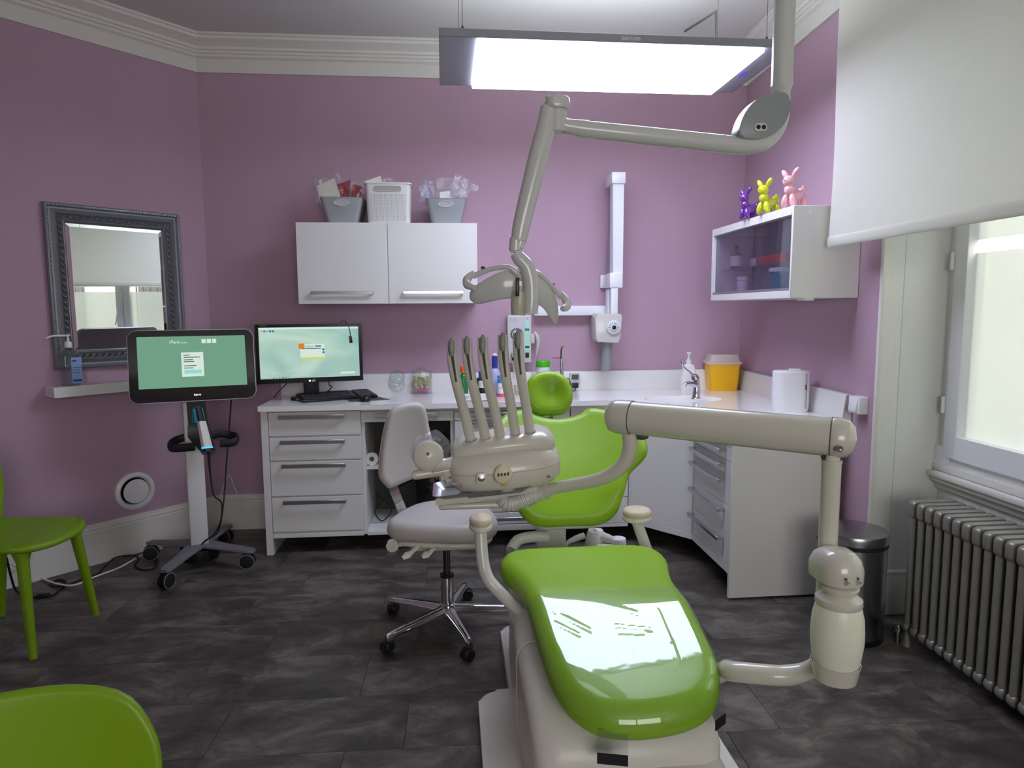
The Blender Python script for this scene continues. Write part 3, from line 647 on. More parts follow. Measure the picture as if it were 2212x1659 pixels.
b = MB(); b.tube([q(1187, 232), q(1181, 270), q(1165, 330), q(1128, 480), q(1121, 520)], [0.0257, 0.0283, 0.0283, 0.0257, 0.0223], 18, sub=4); b.obj('lower_arm', M_lamp, lm)
b = MB(); b.tube([q(1115, 514), q(1113, 542)], [0.0188, 0.0188], 16); b.tube([q(1127, 515), q(1120, 535)], 0.0154, 16); b.cyl(q(1116, 543.5), q(1116, 546), 0.0184, seg=18); b.obj('lower_joint', M_lamp, lm)
b = MB(); b.tube([q(1114, 546), q(1122, 558), q(1138, 576), q(1146, 605), q(1148, 640), q(1146, 678)], [0.0171, 0.0206, 0.0223, 0.0231, 0.0231, 0.0206], 18, sub=4); b.obj('neck', M_lamp, lm)
b = MB(); c0_ = q(1122, 630, .02); c1_ = q(1119, 681, .02); b.tube([c0_, q(1121, 655, .02), c1_], [0.0291, 0.0308, 0.0257], 20, sub=3, flat=.8); b.obj('lamp_body', mat('lamp_body_plastic', '#b9bba4', .3), lm)
b = MB(); b.box(q(1112, 610).x, q(1120, 610).x, YL-0.0266, YL-.02, q(1112, 640).z, q(1112, 600).z, r=0.0026); b.obj('vent_slot', M_black, lm)
def petal(pts, ra, rb, tap=.5, name='reflector'):
    b = MB(); P_, _ = spline(pts, 5); n = len(P_); rings = []
    for i, p in enumerate(P_):
        t = (P_[min(i+1, n-1)]-P_[max(i-1, 0)]).normalized(); y = Vector((0, 1, 0)); y = (y-t*y.dot(t)).normalized(); w_ = t.cross(y)
        f = i/(n-1); s_ = (1-tap*f**1.6)*math.sqrt(max(.02, 1-max(0, (f-.82)/.185)**2)) ; rings.append([p + w_*math.cos(a)*ra*s_ + y*math.sin(a)*rb*s_ for a in [2*math.pi*k/18 for k in range(18)]])
    b.loft(rings); return b.obj(name, M_lamp, lm)
petal([q(1140, 612, .03), q(1112, 612, .03), q(1082, 618, 0.0300), q(1050, 630, .05), q(1016, 646, .08)], 0.0471, 0.0188)
petal([q(1128, 606, .03), q(1150, 614, .03), q(1172, 634, .035), q(1190, 662, .05), q(1201, 700, .08)], .0471, .0188, .85)
for pts, tip in (([q(1130, 605, .02), q(1118, 592, .01), q(1098, 577, .01), q(1070, 579, .02), q(1046, 586, .03), q(1022, 597, .04)], [q(1024, 590, .04), q(1010, 602, .03), q(1010, 615, .01), q(1025, 621, -.01)]),
                 ([q(1136, 605, .02), q(1150, 593, .01), q(1160, 590, .01), q(1172, 597, .02), q(1196, 622, .03), q(1212, 642, .04)], [q(1211, 634, .04), q(1222, 648, .03), q(1224, 662, .01), q(1215, 667, -.01)])):
    b = MB(); b.tube(pts, [0.0103, 0.0094, 0.0077, 0.0073, 0.0077, 0.0086], 12, sub=4); hd = b.obj('handle_arm', M_lamp, lm)
    b = MB(); b.tube(tip, [0.0086, 0.0120, 0.0128, 0.0086], 12, sub=4); b.obj('handle_grip', M_lamp, hd)
    b = MB(); k_ = pts[4]; b.ell((k_.x-0.0034, k_.y, k_.z+0.0103), (0.0069, 0.0069, 0.0051)); b.obj('knob', M_dgrey, hd)
# ================================================================== X-RAY ARM, CONTROL BOX
def w_(px, py, Y): return P(px, py, Y=Y)
xr = thing('xray_unit', 'white folding wall arm of an x-ray unit with a boxy tube head', 'x-ray unit', tuple(w_(1320, 670, 4.40)))
M_xr = mat('white_enamel', '#e4e6ec', .3, coat=.2)
a0, a1 = w_(1150, 661, 4.40), w_(1318, 681, 4.40)
b = MB(); b.box(a0.x+.01, a1.x+.02, 4.37, YB-.002, a1.z, a0.z, r=.004); b.obj('wall_rail', M_xr, xr)
b = MB(); e0, e1 = w_(1322, 600, 4.33), w_(1341, 376, 4.20)
b.hull8([(w_(1318, 600, 4.32).x, 4.24, w_(1318, 600, 4.3).z), (w_(1340, 600, 4.3).x, 4.24, w_(1318, 600, 4.3).z), (w_(1340, 600, 4.3).x, 4.31, w_(1318, 600, 4.3).z), (w_(1318, 600, 4.3).x, 4.31, w_(1318, 600, 4.3).z),
         (w_(1320, 378, 4.25).x, 4.20, w_(1320, 378, 4.25).z), (w_(1344, 378, 4.25).x, 4.20, w_(1344, 378, 4.25).z), (w_(1344, 378, 4.25).x, 4.27, w_(1344, 378, 4.25).z), (w_(1320, 378, 4.25).x, 4.27, w_(1320, 378, 4.25).z)])
b.obj('scissor_arm', M_xr, xr)
b = MB(); z0, z1 = w_(1318, 612, 4.36).z, w_(1318, 384, 4.36).z
b.hull8([(w_(1312, 612, 4.36).x, 4.34, z0), (w_(1330, 612, 4.36).x, 4.34, z0), (w_(1330, 612, 4.36).x, 4.40, z0), (w_(1312, 612, 4.36).x, 4.40, z0),
         (w_(1319, 384, 4.36).x, 4.28, z1), (w_(1342, 384, 4.36).x, 4.28, z1), (w_(1342, 384, 4.36).x, 4.36, z1), (w_(1319, 384, 4.36).x, 4.36, z1)]); b.obj('scissor_arm', mat('grey_enamel', '#8e9096', .35), xr)
b = MB(); b.box(w_(1319, 400, 4.25).x-.006, w_(1345, 400, 4.25).x+.004, 4.19, 4.37, w_(1330, 400, 4.25).z, w_(1330, 375, 4.25).z, r=.006); b.obj('arm_hinge', M_xr, xr)
b = MB(); b.box(w_(1315, 600, 4.25).x, w_(1343, 600, 4.25).x, 4.22, 4.36, w_(1330, 622, 4.25).z, w_(1330, 590, 4.25).z, r=.005); b.obj('arm_hinge', M_xr, xr)
b = MB(); zt, zb_ = w_(1325, 622, 4.25).z, w_(1325, 692, 4.25).z; b.box(w_(1318, 650, 4.25).x, w_(1333, 650, 4.25).x, 4.225, 4.27, zb_, zt, r=.004); b.box(w_(1312, 660, 4.30).x, w_(1320, 660, 4.30).x, 4.29, 4.36, w_(1316, 690, 4.3).z, w_(1316, 625, 4.3).z, r=.004); b.obj('fork', M_xr, xr)
yh = 4.24
oo = [(1284, 690), (1286, 730), (1290, 739), (1335, 741), (1340, 725), (1343, 682), (1340, 678), (1290, 677)]
ph = [w_(x, y, yh) for x, y in oo]
b = MB(frame((0, yh, 0), (1, 0, 0), (0, -1, 0))); b.prism([(p.x, p.z) for p in ph], -.13, .02, r=.008, seg=2); th_ = b.obj('tube_head', M_cream2, xr)
dc = w_(1325, 707, yh-.022)
b = MB(frame(dc, (1, 0, 0), (0, -1, 0))); b.lathe([(.044, 0), (.044, .014), (.040, .017), (.001, .017)], 32); dl = b.obj('angle_dial', M_xr, xr)
b = MB(frame(dc, (1, 0, 0), (0, -1, 0))); b.lathe([(.013, .0172), (.013, .022), (.005, .024), (.001, .024)], 20); b.obj('dial_hub', M_black, dl)
for k in range(16):
    T_ = frame(dc, (1, 0, 0), (0, -1, 0)) @ Matrix.Rotation(2*math.pi*k/16, 4, 'Z'); b = MB(T_); b.box(.018, .038, -.0012, .0012, .017, .0178); b.obj('dial_mark', M_ink, dl)
c0_, c1_ = w_(1311, 738, yh+.05), w_(1309, 801, yh+.05)
b = MB(); b.tube([c0_, c1_], [.036, .033], 28); b.obj('cone', mat('cone_grey', '#8b8f93', .4), xr)
cb_ = thing('xray_control_box', 'white wall control box with green keypad left of the x-ray arm', 'control box', tuple(w_(1122, 735, YB)))
kx0, kx1 = w_(1099, 735, 4.37).x, w_(1148, 735, 4.37).x; kz0, kz1 = w_(1122, 784, 4.37).z, w_(1122, 681, 4.37).z
b = MB(); b.box(kx0-.008, kx1, 4.375, YB-.002, kz0, kz1, r=.008, seg=3); b.obj('case', M_cream2, cb_)
b = MB(); b.box(kx0+.008, kx1-.035, 4.3735, 4.375, kz0+.03, kz1-.012); fp = b.obj('face_plate', mat('face_plate_grey', '#c3c3c8', .4), cb_)
kb0, kb1 = kx1-.044, kx1-.012
b = MB(); b.box(kb0, kb1, 4.372, 4.375, kz0+.07, kz1-.035); kp = b.obj('keypad', mat('mint_keypad', '#9fd9c4', .45), cb_)
M_mint2 = mat('mint_key', '#b9e6d6', .4)
hk = (kz1-.035-kz0-.07)/9
for r_ in range(9):
    if r_ in (2, 7): 
        b = MB(); b.box(kb0+.002, kb1-.002, 4.3708, 4.372, kz1-.035-(r_+.85)*hk, kz1-.035-(r_+.25)*hk); b.obj('display', mat('green_display', '#0d4a38', .2), kp); continue
    for c_2 in (0, 1):
        b = MB(); b.box(kb0+.002+c_2*.015, kb0+.015+c_2*.015, 4.3712, 4.372, kz1-.035-(r_+.9)*hk, kz1-.035-(r_+.1)*hk, r=.0005, seg=1); b.obj('key', M_mint2, kp)
        b = MB(); b.box(kb0+.006+c_2*.015, kb0+.011+c_2*.015, 4.3708, 4.3712, kz1-.035-(r_+.55)*hk, kz1-.035-(r_+.45)*hk); b.obj('key_mark', M_ink, kp)
b = MB(); b.box(kb0+.004, kb1-.004, 4.368, 4.375, kz0+.035, kz0+.065, r=.002); b.obj('power_switch', M_black, cb_)
dcx, dcz = (kx0+kb0)/2, kz0+.6*(kz1-kz0)
for k in range(20):
    T_ = frame((dcx, 4.3735, dcz), (1, 0, 0), (0, -1, 0)) @ Matrix.Rotation(2*math.pi*k/20, 4, 'Z'); b = MB(T_); b.box(.030, .042, -.0045, .0045, 0, .0006); b.obj('dial_mark', M_ink, cb_)
text('CCX', .02, Matrix.Translation((kx0+.03, 4.3733, kz1-.03)) @ Matrix.Rotation(R(90), 4, 'X'), M_grey, 'lettering', cb_)
text('tr', .022, Matrix.Translation((kb1-.012, 4.3747, kz1-.02)) @ Matrix.Rotation(R(90), 4, 'X'), M_ink, 'lettering', cb_)
hs_ = thing('xray_handset', 'cream trigger handset hooked on the side of the control box', 'handset', tuple(w_(1158, 740, 4.40)))
b = MB(); b.box(kx1, kx1+.025, 4.40, 4.43, w_(1150, 742, 4.4).z, w_(1150, 720, 4.4).z, r=.004); b.obj('cradle', M_cream2, hs_)
b = MB(); b.tube([w_(1154, 717, 4.405), w_(1161, 728, 4.40), w_(1162, 745, 4.40), w_(1158, 769, 4.405)], [.010, .016, .014, .006], 14, sub=4, flat=.8); b.obj('grip', M_cream2, hs_)
b = MB(); b.tube([w_(1158, 768, 4.41), w_(1154, 785, 4.41), w_(1150, 806, 4.41), w_(1149, 818, 4.405), w_(1152, 835, 4.38)], .0014, 6, sub=4); b.obj('cord', M_cream2, hs_)
wp = thing('wall_plate', 'small white blanking plate on the wall beside the x-ray arm', 'wall plate', tuple(w_(1304, 608, YB)))
p0, p1 = w_(1297, 622, 4.42), w_(1323, 594, 4.42); b = MB(); b.box(p0.x, p1.x, 4.42, YB-.001, p0.z, p1.z, r=.003); b.obj('plate', M_pvc, wp)
# ================================================================== DENTAL CHAIR
dc_ = thing('dental_chair', 'green vinyl dental chair on a white base in the middle of the room', 'dental chair', (.45, 2.2, 0))
CX = .452
M_base = mat('chair_base_plastic', '#cfcdc4', .38, coat=.1)
b = MB(); b.prism(rrect(.76, 1.05, .07, cx=.455, cy=1.78), 0.0, .055, r=.018, seg=3); b.prism(rrect(.60, .75, .07, cx=.49, cy=2.45), 0, .05, r=.018, seg=3); b.obj('floor_plate', M_base, dc_)
def secs(rows):
    return [[(cx+p[0], y+p[1]*0, z0+(p[1]+.5)*(z1-z0)) for p in rrect(w, 1, .18)] for y, cx, w, z0, z1 in rows]
def body(rows, name, m, par, e=.045):
    rg = []
    for y, cx, w, z0, z1 in rows:
        hw, hh = w/2, (z1-z0)/2; r = min(e, hw, hh)
        rg.append([(cx+p[0], y, (z0+z1)/2+p[1]) for p in rrect(w, z1-z0, r, 4)])
    b = MB(); b.loft(rg); return b.obj(name, m, par, ang=50)
body([(1.30, CX+.005, .40, .05, .06+.03), (1.33, CX, .46, .05, .15), (1.42, CX, .50, .05, .21), (1.62, CX, .52, .05, .235), (1.66, CX, .52, .05, .235)], 'front_cover', M_base, dc_)
body([(1.60, CX, .45, .05, .24), (1.64, CX, .50, .05, .315), (1.75, CX, .52, .05, .36), (1.97, CX, .53, .05, .395), (1.98, CX, .53, .05, .395)], 'base_cover', M_base, dc_, .06)
body([(1.985, CX, .535, .05, .40), (2.1, CX, .53, .05, .44), (2.45, CX, .50, .05, .45), (2.6, CX, .46, .05, .44), (2.62, CX, .42, .08, .40)], 'base_column', M_base, dc_, .06)
def seat_z(y):   # centre line of the seat pad: level behind, sloping 14.5 deg towards the foot end
    if y > 2.06: return .505 + .02*((y-2.06)/.36)**2
    if y > 1.90: t = (2.06-y)/.16; return .505 - .5*t*t*.16*math.tan(R(14.5))
    return .505 - .08*math.tan(R(14.5)) - (1.90-y)*math.tan(R(14.5))
def seat_c(y): return CX + .048*(2.30-y)
def roll(x, y): f = min(1, max(0, (2.02-y)/.12)); return f*math.tan(R(ROLL_DEG))*(x-seat_c(y))
ROLL_DEG = 4.0
hw = [(2.375, .0), (2.375, .12), (2.37, .2), (2.35, .255), (2.31, .288), (2.25, .295), (2.18, .275), (2.08, .252), (1.95, .242), (1.8, .236), (1.69, .226), (1.61, .198), (1.555, .148), (1.53, .08), (1.523, 0)]
outl_s = [(seat_c(y)+x, y) for y, x in hw] + [(seat_c(y)-x, y) for y, x in reversed(hw[1:-1])]
outl_s = cspline(outl_s, 3)
b = MB(); b.cushion(outl_s, .095, .046, lambda p: Vector((p.x, p.y, seat_z(p.y) + p.z + roll(p.x, p.y))), rings=14, er=6); seat = b.obj('seat_cushion', M_green, dc_, ang=80)
# clear vinyl protector over the foot end, with a few creases
outl_f = cspline([(seat_c(y)+x, y) for y, x in hw] + [(seat_c(y)-x, y) for y, x in reversed(hw[1:-1])], 16)
oc = [(seat_c(y)+(x-seat_c(y))*1.012, y-(.004 if y < 1.7 else 0)) for x, y in outl_f if y < 1.985]
def onseat(px, py):
    p = P(px, py, Z=.5)
    for _ in range(6): p = P(px, py, Z=seat_z(p.y)+.05+roll(p.x, p.y))
    return Vector((p.x, p.y))
CREASE = [(onseat(1198, 1325), onseat(1275, 1362), .007), (onseat(1200, 1347), onseat(1252, 1372), .006), (onseat(1290, 1303), onseat(1376, 1326), .007), (onseat(1312, 1318), onseat(1358, 1332), .004), (onseat(1330, 1353), onseat(1406, 1360), .006), (onseat(1336, 1366), onseat(1390, 1368), .005), (onseat(1421, 1318), onseat(1450, 1385), .005), (onseat(1450, 1385), onseat(1467, 1432), .006)]
def crease(x, y):
    p = Vector((x, y)); z = 0
    for a_, b_, s_ in CREASE:
        d_ = b_-a_; t_ = max(0, min(1, (p-a_).dot(d_)/d_.length_squared)); q_ = (p-a_-d_*t_).length
        if q_ < s_*3: z += .22*s_*math.exp(-(q_/s_)**2)
    return z
def covf(p, k=0): return Vector((p.x, p.y, seat_z(p.y) + p.z + roll(p.x, p.y) + (crease(p.x, p.y) if k else 0)))
b = MB(); n = len(oc); nr = 130; rings_ = []
for k in range(nr+1):
    f = k/nr
    if f <= .12: a = math.pi*.5*(f/.12); rings_.append((.047*(1-math.cos(a)), .0025 + .0475*math.sin(a), 0))
    else: rings_.append((.047, .05, (f-.12)/.88))
vs_ = []
for d, z, f in rings_:
    rg = []
    for i in range(n):
        p = Vector(oc[i]); t_ = (Vector(oc[min(n-1, i+1)])-Vector(oc[max(0, i-1)])).normalized(); nn_ = Vector((t_.y, -t_.x))
        if nn_.dot(p-Vector((CX, 1.8))) < 0: nn_ = -nn_
        p2 = p - nn_*d
        if f: p2 = Vector((seat_c(p2.y) + (p2.x-seat_c(p2.y))*(1-f*.999), p2.y))
        rg.append(covf(Vector((p2.x, p2.y, z)), f))
    vs_.append(rg)
b.loft(vs_, cap=False, closed=False); cov = b.obj('foot_cover', M_cover, dc_, ang=80); cov['label'] = 'clear glossy vinyl protector'
def strap(x0, y0, nx, ny, L=.10, w2=.038):
    n_ = Vector((nx, ny)).normalized(); t_ = Vector((-n_.y, n_.x)); o_ = Vector((x0, y0)); z_ = seat_z(y0)-.005
    b = MB(); A_ = o_-t_*w2; B_ = o_+t_*w2
    b.grid(1, 8, lambda u, v: tuple((A_.lerp(B_, u) + n_*(.006+.008*math.sin(v*2)))) + (z_-L*v,)); s_ = b.obj('strap', M_clear, dc_)
    b = MB(); A2, B2 = A_+n_*.0145, B_+n_*.0145; b.hull8([(*A2, z_-L-.028), (*B2, z_-L-.028), (*(B2+n_*.003), z_-L-.028), (*(A2+n_*.003), z_-L-.028), (*A2, z_-L), (*B2, z_-L), (*(B2+n_*.003), z_-L), (*(A2+n_*.003), z_-L)]); b.obj('fastening_tab', M_rubber, s_)
strap(P(1327, 1590, Y=1.53).x, 1.545, -.25, -1, .06); strap(P(1537, 1555, Y=1.62).x+.012, 1.625, .75, -1, .055, .024)
# backrest
bk0 = Vector((CX-.005, 2.565, .632)); bkd = Vector((-.02, .30, .37)).normalized()
TB = frame(bk0, (1, 0, -.0), (0, -1, .8)); TB = frame(bk0, (1, 0, 0), Vector((1, 0, 0)).cross(bkd))
# local: x across, y up the back, z towards the patient
bo = [(0, -.07), (.12, -.068), (.185, -.03), (.215, .03), (.25, .11), (.315, .165), (.325, .23), (.30, .30), (.265, .36), (.22, .42), (.14, .455), (.09, .43), (0, .418)]
bo = bo + [(-x, y) for x, y in reversed(bo[1:-1])]
bo = cspline(bo, 4)
b = MB(TB); b.cushion(bo, .075, .034, lambda p: Vector((p.x, p.y, p.z + 1.1*p.x*p.x*(1 if p.y > .05 else max(0, (p.y+.07)/.12)) + .018*math.cos(p.y*7))), rings=12, er=5); b.obj('backrest', M_green, dc_, ang=80)
b = MB(TB); b.cushion([(x*.86, y*.9+.01) for x, y in bo], .03, .012, lambda p: Vector((p.x, p.y, p.z-.06 + 1.1*p.x*p.x*(1 if p.y > .05 else max(0, (p.y+.07)/.12)))), rings=6); b.obj('back_shell', M_base, dc_, ang=80)
b = MB(); a_, c_ = P(1158, 1150, Y=2.66), P(1222, 1150, Y=2.66); b.box(a_.x, c_.x, 2.64, 2.70, .40, .66, r=.012); b.obj('back_support', M_cream2, dc_)
# headrest
hc = P(1184, 850, Y=2.90); hn = Vector((0.05, -1, .35)).normalized()
TH_ = frame(hc, (1, 0, 0), hn)
ho = cspline([(0, -.098), (.06, -.092), (.098, -.05), (.105, 0), (.085, .06), (.045, .092), (0, .1), (-.045, .092), (-.085, .06), (-.105, 0), (-.098, -.05), (-.06, -.092)], 3)
b = MB(TH_); b.cushion(ho, .07, .033, lambda p: Vector((p.x, p.y, p.z - (.022*math.exp(-((p.x-.01)/.05)**2-((p.y-.0)/.055)**2) if p.z > 0 else 0) + 1.2*p.x*p.x)), rings=12, er=5); b.obj('headrest', M_green, dc_, ang=80)
b = MB(); s0 = P(1182, 893, Y=2.93); b.box(s0.x-.025, s0.x+.025, 2.915, 2.93, s0.z-.16, s0.z+.06, r=.003); b.obj('headrest_bar', M_steel, dc_)
# armrests
for pts, pad, pr_ in (([(.30, 2.14, .40), (.235, 2.14, .405), tuple(P(1068, 1268, Y=2.15)), tuple(P(1048, 1235, Y=2.17)), tuple(P(1041, 1195, Y=2.19)), tuple(P(1038, 1146, Y=2.21))], P(1038, 1128, Y=2.21), .021),
                 ([(.62, 2.40, .42), tuple(P(1408, 1225, Y=2.42)), tuple(P(1396, 1185, Y=2.43)), tuple(P(1376, 1128, Y=2.44))], P(1376, 1111, Y=2.44), .021)):
    b = MB(); b.tube(pts, pr_, 16, sub=5); ar = b.obj('armrest', M_cream2, dc_)
    po = circ(1, 24, 0, 0, .039 if pad.x < .3 else .055, .058)
    rz_ = 0 if pad.x < .3 else R(-35)
    b = MB(TR(pad.x, pad.y, pad.z-.012, rz_)); b.cushion(po, .02, .008); b.obj('armrest_base', M_cream, ar)
    b = MB(TR(pad.x, pad.y, pad.z+.008, rz_)); b.cushion([(x*.98, y*.98) for x, y in po], .03, .015, puff=.006); b.obj('armrest_pad', mat('beige_pad_%d' % (pad.x > .3), '#cbbfa6', .5), ar)
b = MB(); c_ = P(1118, 1186, Y=2.55); b.tube([(c_.x-.03, 2.5, .50), (c_.x, 2.54, .525), (c_.x+.06, 2.56, .53), (c_.x+.12, 2.58, .52)], .022, 14, sub=3); b.obj('hinge_cover', M_cream2, dc_)
# suction holder behind the seat
su = thing('suction_holder', 'white suction handpiece holder standing behind the green seat', 'handpiece holder', tuple(P(1290, 1165, Y=2.75)))
h0 = P(1280, 1150, Y=2.75)
b = MB(axis(P(1276, 1178, Y=2.74), P(1282, 1142, Y=2.72))); b.lathe([(.030, -.05), (.027, 0), (.024, .05), (.021, .075), (.016, .075), (.016, .055)], 20); b.obj('cup', M_pvc, su)
b = MB(axis(P(1290, 1160, Y=2.79), P(1291, 1140, Y=2.79))); b.lathe([(.03, -.1), (.03, .02), (.022, .034), (.004, .036)], 20); b.obj('cap', M_pvc, su)
b = MB(); b.tube([P(1297, 1158, Y=2.78), P(1318, 1166, Y=2.77), P(1332, 1172, Y=2.77)], [.022, .020, .020], 14, sub=3); b.obj('joint_arm', M_cream2, su)
b = MB(TR(P(1336, 1170, Y=2.76).x, 2.76, .40)); b.lathe([(.032, 0), (.032, P(1336, 1162, Y=2.76).z-.40-.004), (.029, P(1336, 1162, Y=2.76).z-.40)], 24); b.obj('end_cup', M_pvc, su)
b = MB(); b.tube([P(1262, 1157, Y=2.73), P(1245, 1163, Y=2.72), P(1228, 1171, Y=2.70), P(1222, 1180, Y=2.69)], [.013, .013, .009, .006], 12, sub=3); b.obj('suction_tip', M_cream2, su)
b = MB(); b.box(P(1280, 1170, Y=2.75).x-.02, P(1336, 1170, Y=2.76).x, 2.72, 2.80, .05, .42, r=.01); b.obj('stand', M_base, su)
# ================================================================== DELIVERY UNIT (arm, instrument head, post, bottle)
du = thing('delivery_unit', 'cream dental delivery unit with five instrument arms on a swing arm', 'delivery unit', tuple(P(1790, 1430, Y=1.56)))
YA, YZ = 1.84, 1.54
aL, aR = P(1350, 901, Y=YA), P(1815, 946, Y=YZ)
dA = (aR-aL).normalized()
M_unit = mat('unit_plastic', '#c6c4b6', .24, coat=.5)
b = MB(); b.tube([aL+dA*.02, aR-dA*.02], [.0458, .0478], 32, cap=False); b.obj('swing_arm', M_unit, du)
b = MB(axis(aL+dA*.02, aL-dA)); b.lathe([(.046, 0), (.048, .002), (.048, .042), (.042, .061), (.026, .072), (.002, .075)], 32); b.obj('arm_end_cap', M_unit, du)
b = MB(axis(aR-dA*.02, aR+dA)); b.lathe([(.0487, 0), (.050, .002), (.050, .018), (.045, .038), (.03, .052), (.002, .056)], 32); b.obj('arm_end_cap', M_unit, du)
for px, py, Y in ((1374, 926, YA-.045), (1814, 970, YZ-.05)):
    b = MB(frame(P(px, py, Y=Y), (1, 0, 0), (.3, -1, 0))); b.lathe([(.008, -.004), (.008, .001), (.004, .0012), (.001, -.0005)], 14); b.obj('screw', M_steel, du)
for p_, r_ in ((aL+dA*.02, .0466), (aR-dA*.02, .0486)):
    b = MB(axis(p_-dA*.0006, p_+dA)); b.lathe([(r_-.002, 0), (r_+.0016, 0), (r_+.0016, .0016), (r_-.002, .0016)], 32, cap=False); b.obj('seam_ring', M_dgrey, du)
b = MB(); b.tube([P(1372, 938, Y=YA), P(1388, 942, Y=YA-.01), P(1400, 944, Y=YA-.02)], [.014, .012, .004], 10, sub=3); b.obj('hinge_gap', M_dgrey, du)
b = MB(); b.tube([P(1775, 984, Y=YZ+.01), P(1787, 988, Y=YZ)], [.006, .013], 10); b.obj('hinge_gap', M_dgrey, du)
# post on the right
pt0 = P(1797, 985, Y=YZ); zp0 = P(1780, 1410, Y=YZ).z
b = MB(); b.cyl((pt0.x, YZ, zp0), (pt0.x, YZ, P(1797, 998, Y=YZ).z), .0225, seg=24); b.cyl((pt0.x, YZ, P(1797, 998, Y=YZ).z), (pt0.x, YZ, aR.z-.03), .0185, seg=24); b.cyl((pt0.x, YZ, P(1797, 999, Y=YZ).z), (pt0.x, YZ, P(1797, 993, Y=YZ).z), .024, seg=24); b.obj('post', M_unit, du)
e_ = Vector((pt0.x, YZ, zp0))
b = MB(); b.tube([e_+Vector((0, 0, .05)), e_, P(1770, 1432, Y=YZ+.005), P(1745, 1449, Y=YZ+.02), P(1700, 1459, Y=YZ+.04), P(1650, 1457, Y=YZ+.06), P(1575, 1449, Y=YZ+.11), (CX+.305, 1.74, .41), (CX+.292, 1.83, .33)], [.0225]*4+[.026]*5, 20, sub=4); b.obj('lower_arm', M_unit, du)
# bottle
bc = P(1808, 1370, Y=YZ-.075); bx, by = bc.x, bc.y
def bz(py): return P(1808, py, Y=by).z
M_btl = mat('frosted_bottle', '#dfe2cf', .35, trans=.0, sss=.2)
bp_ = M_btl.node_tree.nodes['Principled BSDF']; bp_.inputs['Subsurface Weight'].default_value = .6; bp_.inputs['Subsurface Radius'].default_value = (.03, .03, .02)
b = MB(TR(bx, by, 0)); b.lathe([(.046, bz(1442)), (.053, bz(1425)), (.059, bz(1385)), (.0595, bz(1360)), (.057, bz(1330)), (.050, bz(1303)), (.048, bz(1300))], 32); b.obj('water_bottle', M_btl, du)
b = MB(TR(bx, by, 0)); b.lathe([(.035, bz(1466)), (.048, bz(1464)), (.056, bz(1428)), (.054, bz(1428)), (.047, bz(1460))], 32); b.obj('bottle_cup', M_unit, du)
b = MB(TR(bx, by, 0)); b.lathe([(.050, bz(1306)), (.0535, bz(1300)), (.052, bz(1290)), (.036, bz(1279)), (.033, bz(1276)), (.043, bz(1272)), (.044, bz(1266)), (.040, bz(1262)), (.032, bz(1260)), (.032, bz(1245))], 32); b.obj('bottle_collar', M_unit, du)
cp = rrect(.102, .135, .048, 6, 0, .018)
b = MB(TR(bx, by, 0)); zz = bz(1254); z2 = bz(1226); z3 = bz(1190)
b.loft([[(x*s_, y_*s_, z_) for x, y_ in cp] for s_, z_ in ((.985, zz), (1, zz+.004), (1, z2-.002), (.97, z2+.006), (.86, z2+(z3-z2)*.55), (.6, z2+(z3-z2)*.9), (.3, z3), (.02, z3+.002))]); cap = b.obj('bottle_cap', M_unit, du, ang=55)
for s_ in (-.017, .012):
    b = MB(); o_ = [(bx+s_+x, by-.0535+abs(s_)*.05, zz+.018+z) for x, z in ((-.0028, -.009), (-.0018, -.009), (-.0018, .005), (.0018, .005), (.0018, -.009), (.0028, -.009), (.0028, .006), (.001, .010), (-.001, .010), (-.0028, .006))]; b.loft([o_, [(x, y-.0006, z) for x, y, z in o_]]); b.obj('pictogram', M_ink, cap)
    b = MB(); b.tube([(bx+s_+.004, by-.0545+abs(s_)*.05, zz+.018), (bx+s_+.008, by-.0545, zz+.016), (bx+s_+.004, by-.0545, zz+.014)], .0007, 6); b.obj('pictogram', M_ink, cap)
# pipe from the arm to the head
pp = [P(1358, 930, Y=YA), P(1361, 962, Y=YA), P(1352, 995, Y=YA+.01), P(1326, 1021, Y=YA+.03), P(1285, 1038, Y=YA+.06), P(1220, 1050, Y=YA+.10), P(1150, 1066, Y=YA+.14)]
b = MB(); b.tube(pp, [.0207, .0207, .0207, .0207, .0195, .0185, .0185], 20, sub=5); b.obj('head_pipe', M_unit, du)
b = MB(); b.tube([P(1186, 1058, Y=1.955), P(1172, 1062, Y=1.965), P(1156, 1070, Y=1.965), P(1150, 1082, Y=1.965)], [.024, .026, .024, .015], 18, sub=3); b.obj('pipe_clamp', M_unit, du)
hp = [P(1160, 1068, Y=1.935), P(1140, 1076, Y=1.925), P(1118, 1084, Y=1.925), P(1098, 1088, Y=1.925), P(1086, 1078, Y=1.935)]
pts_, _ = spline(hp, 14); rr_ = [(.0243 if k % 4 < 2 else .0205)*(1 if k > 8 else .75+.03*k) for k in range(len(pts_))]
b = MB(); b.tube(pts_, rr_, 18); b.obj('corrugated_hose', M_cream2, du)
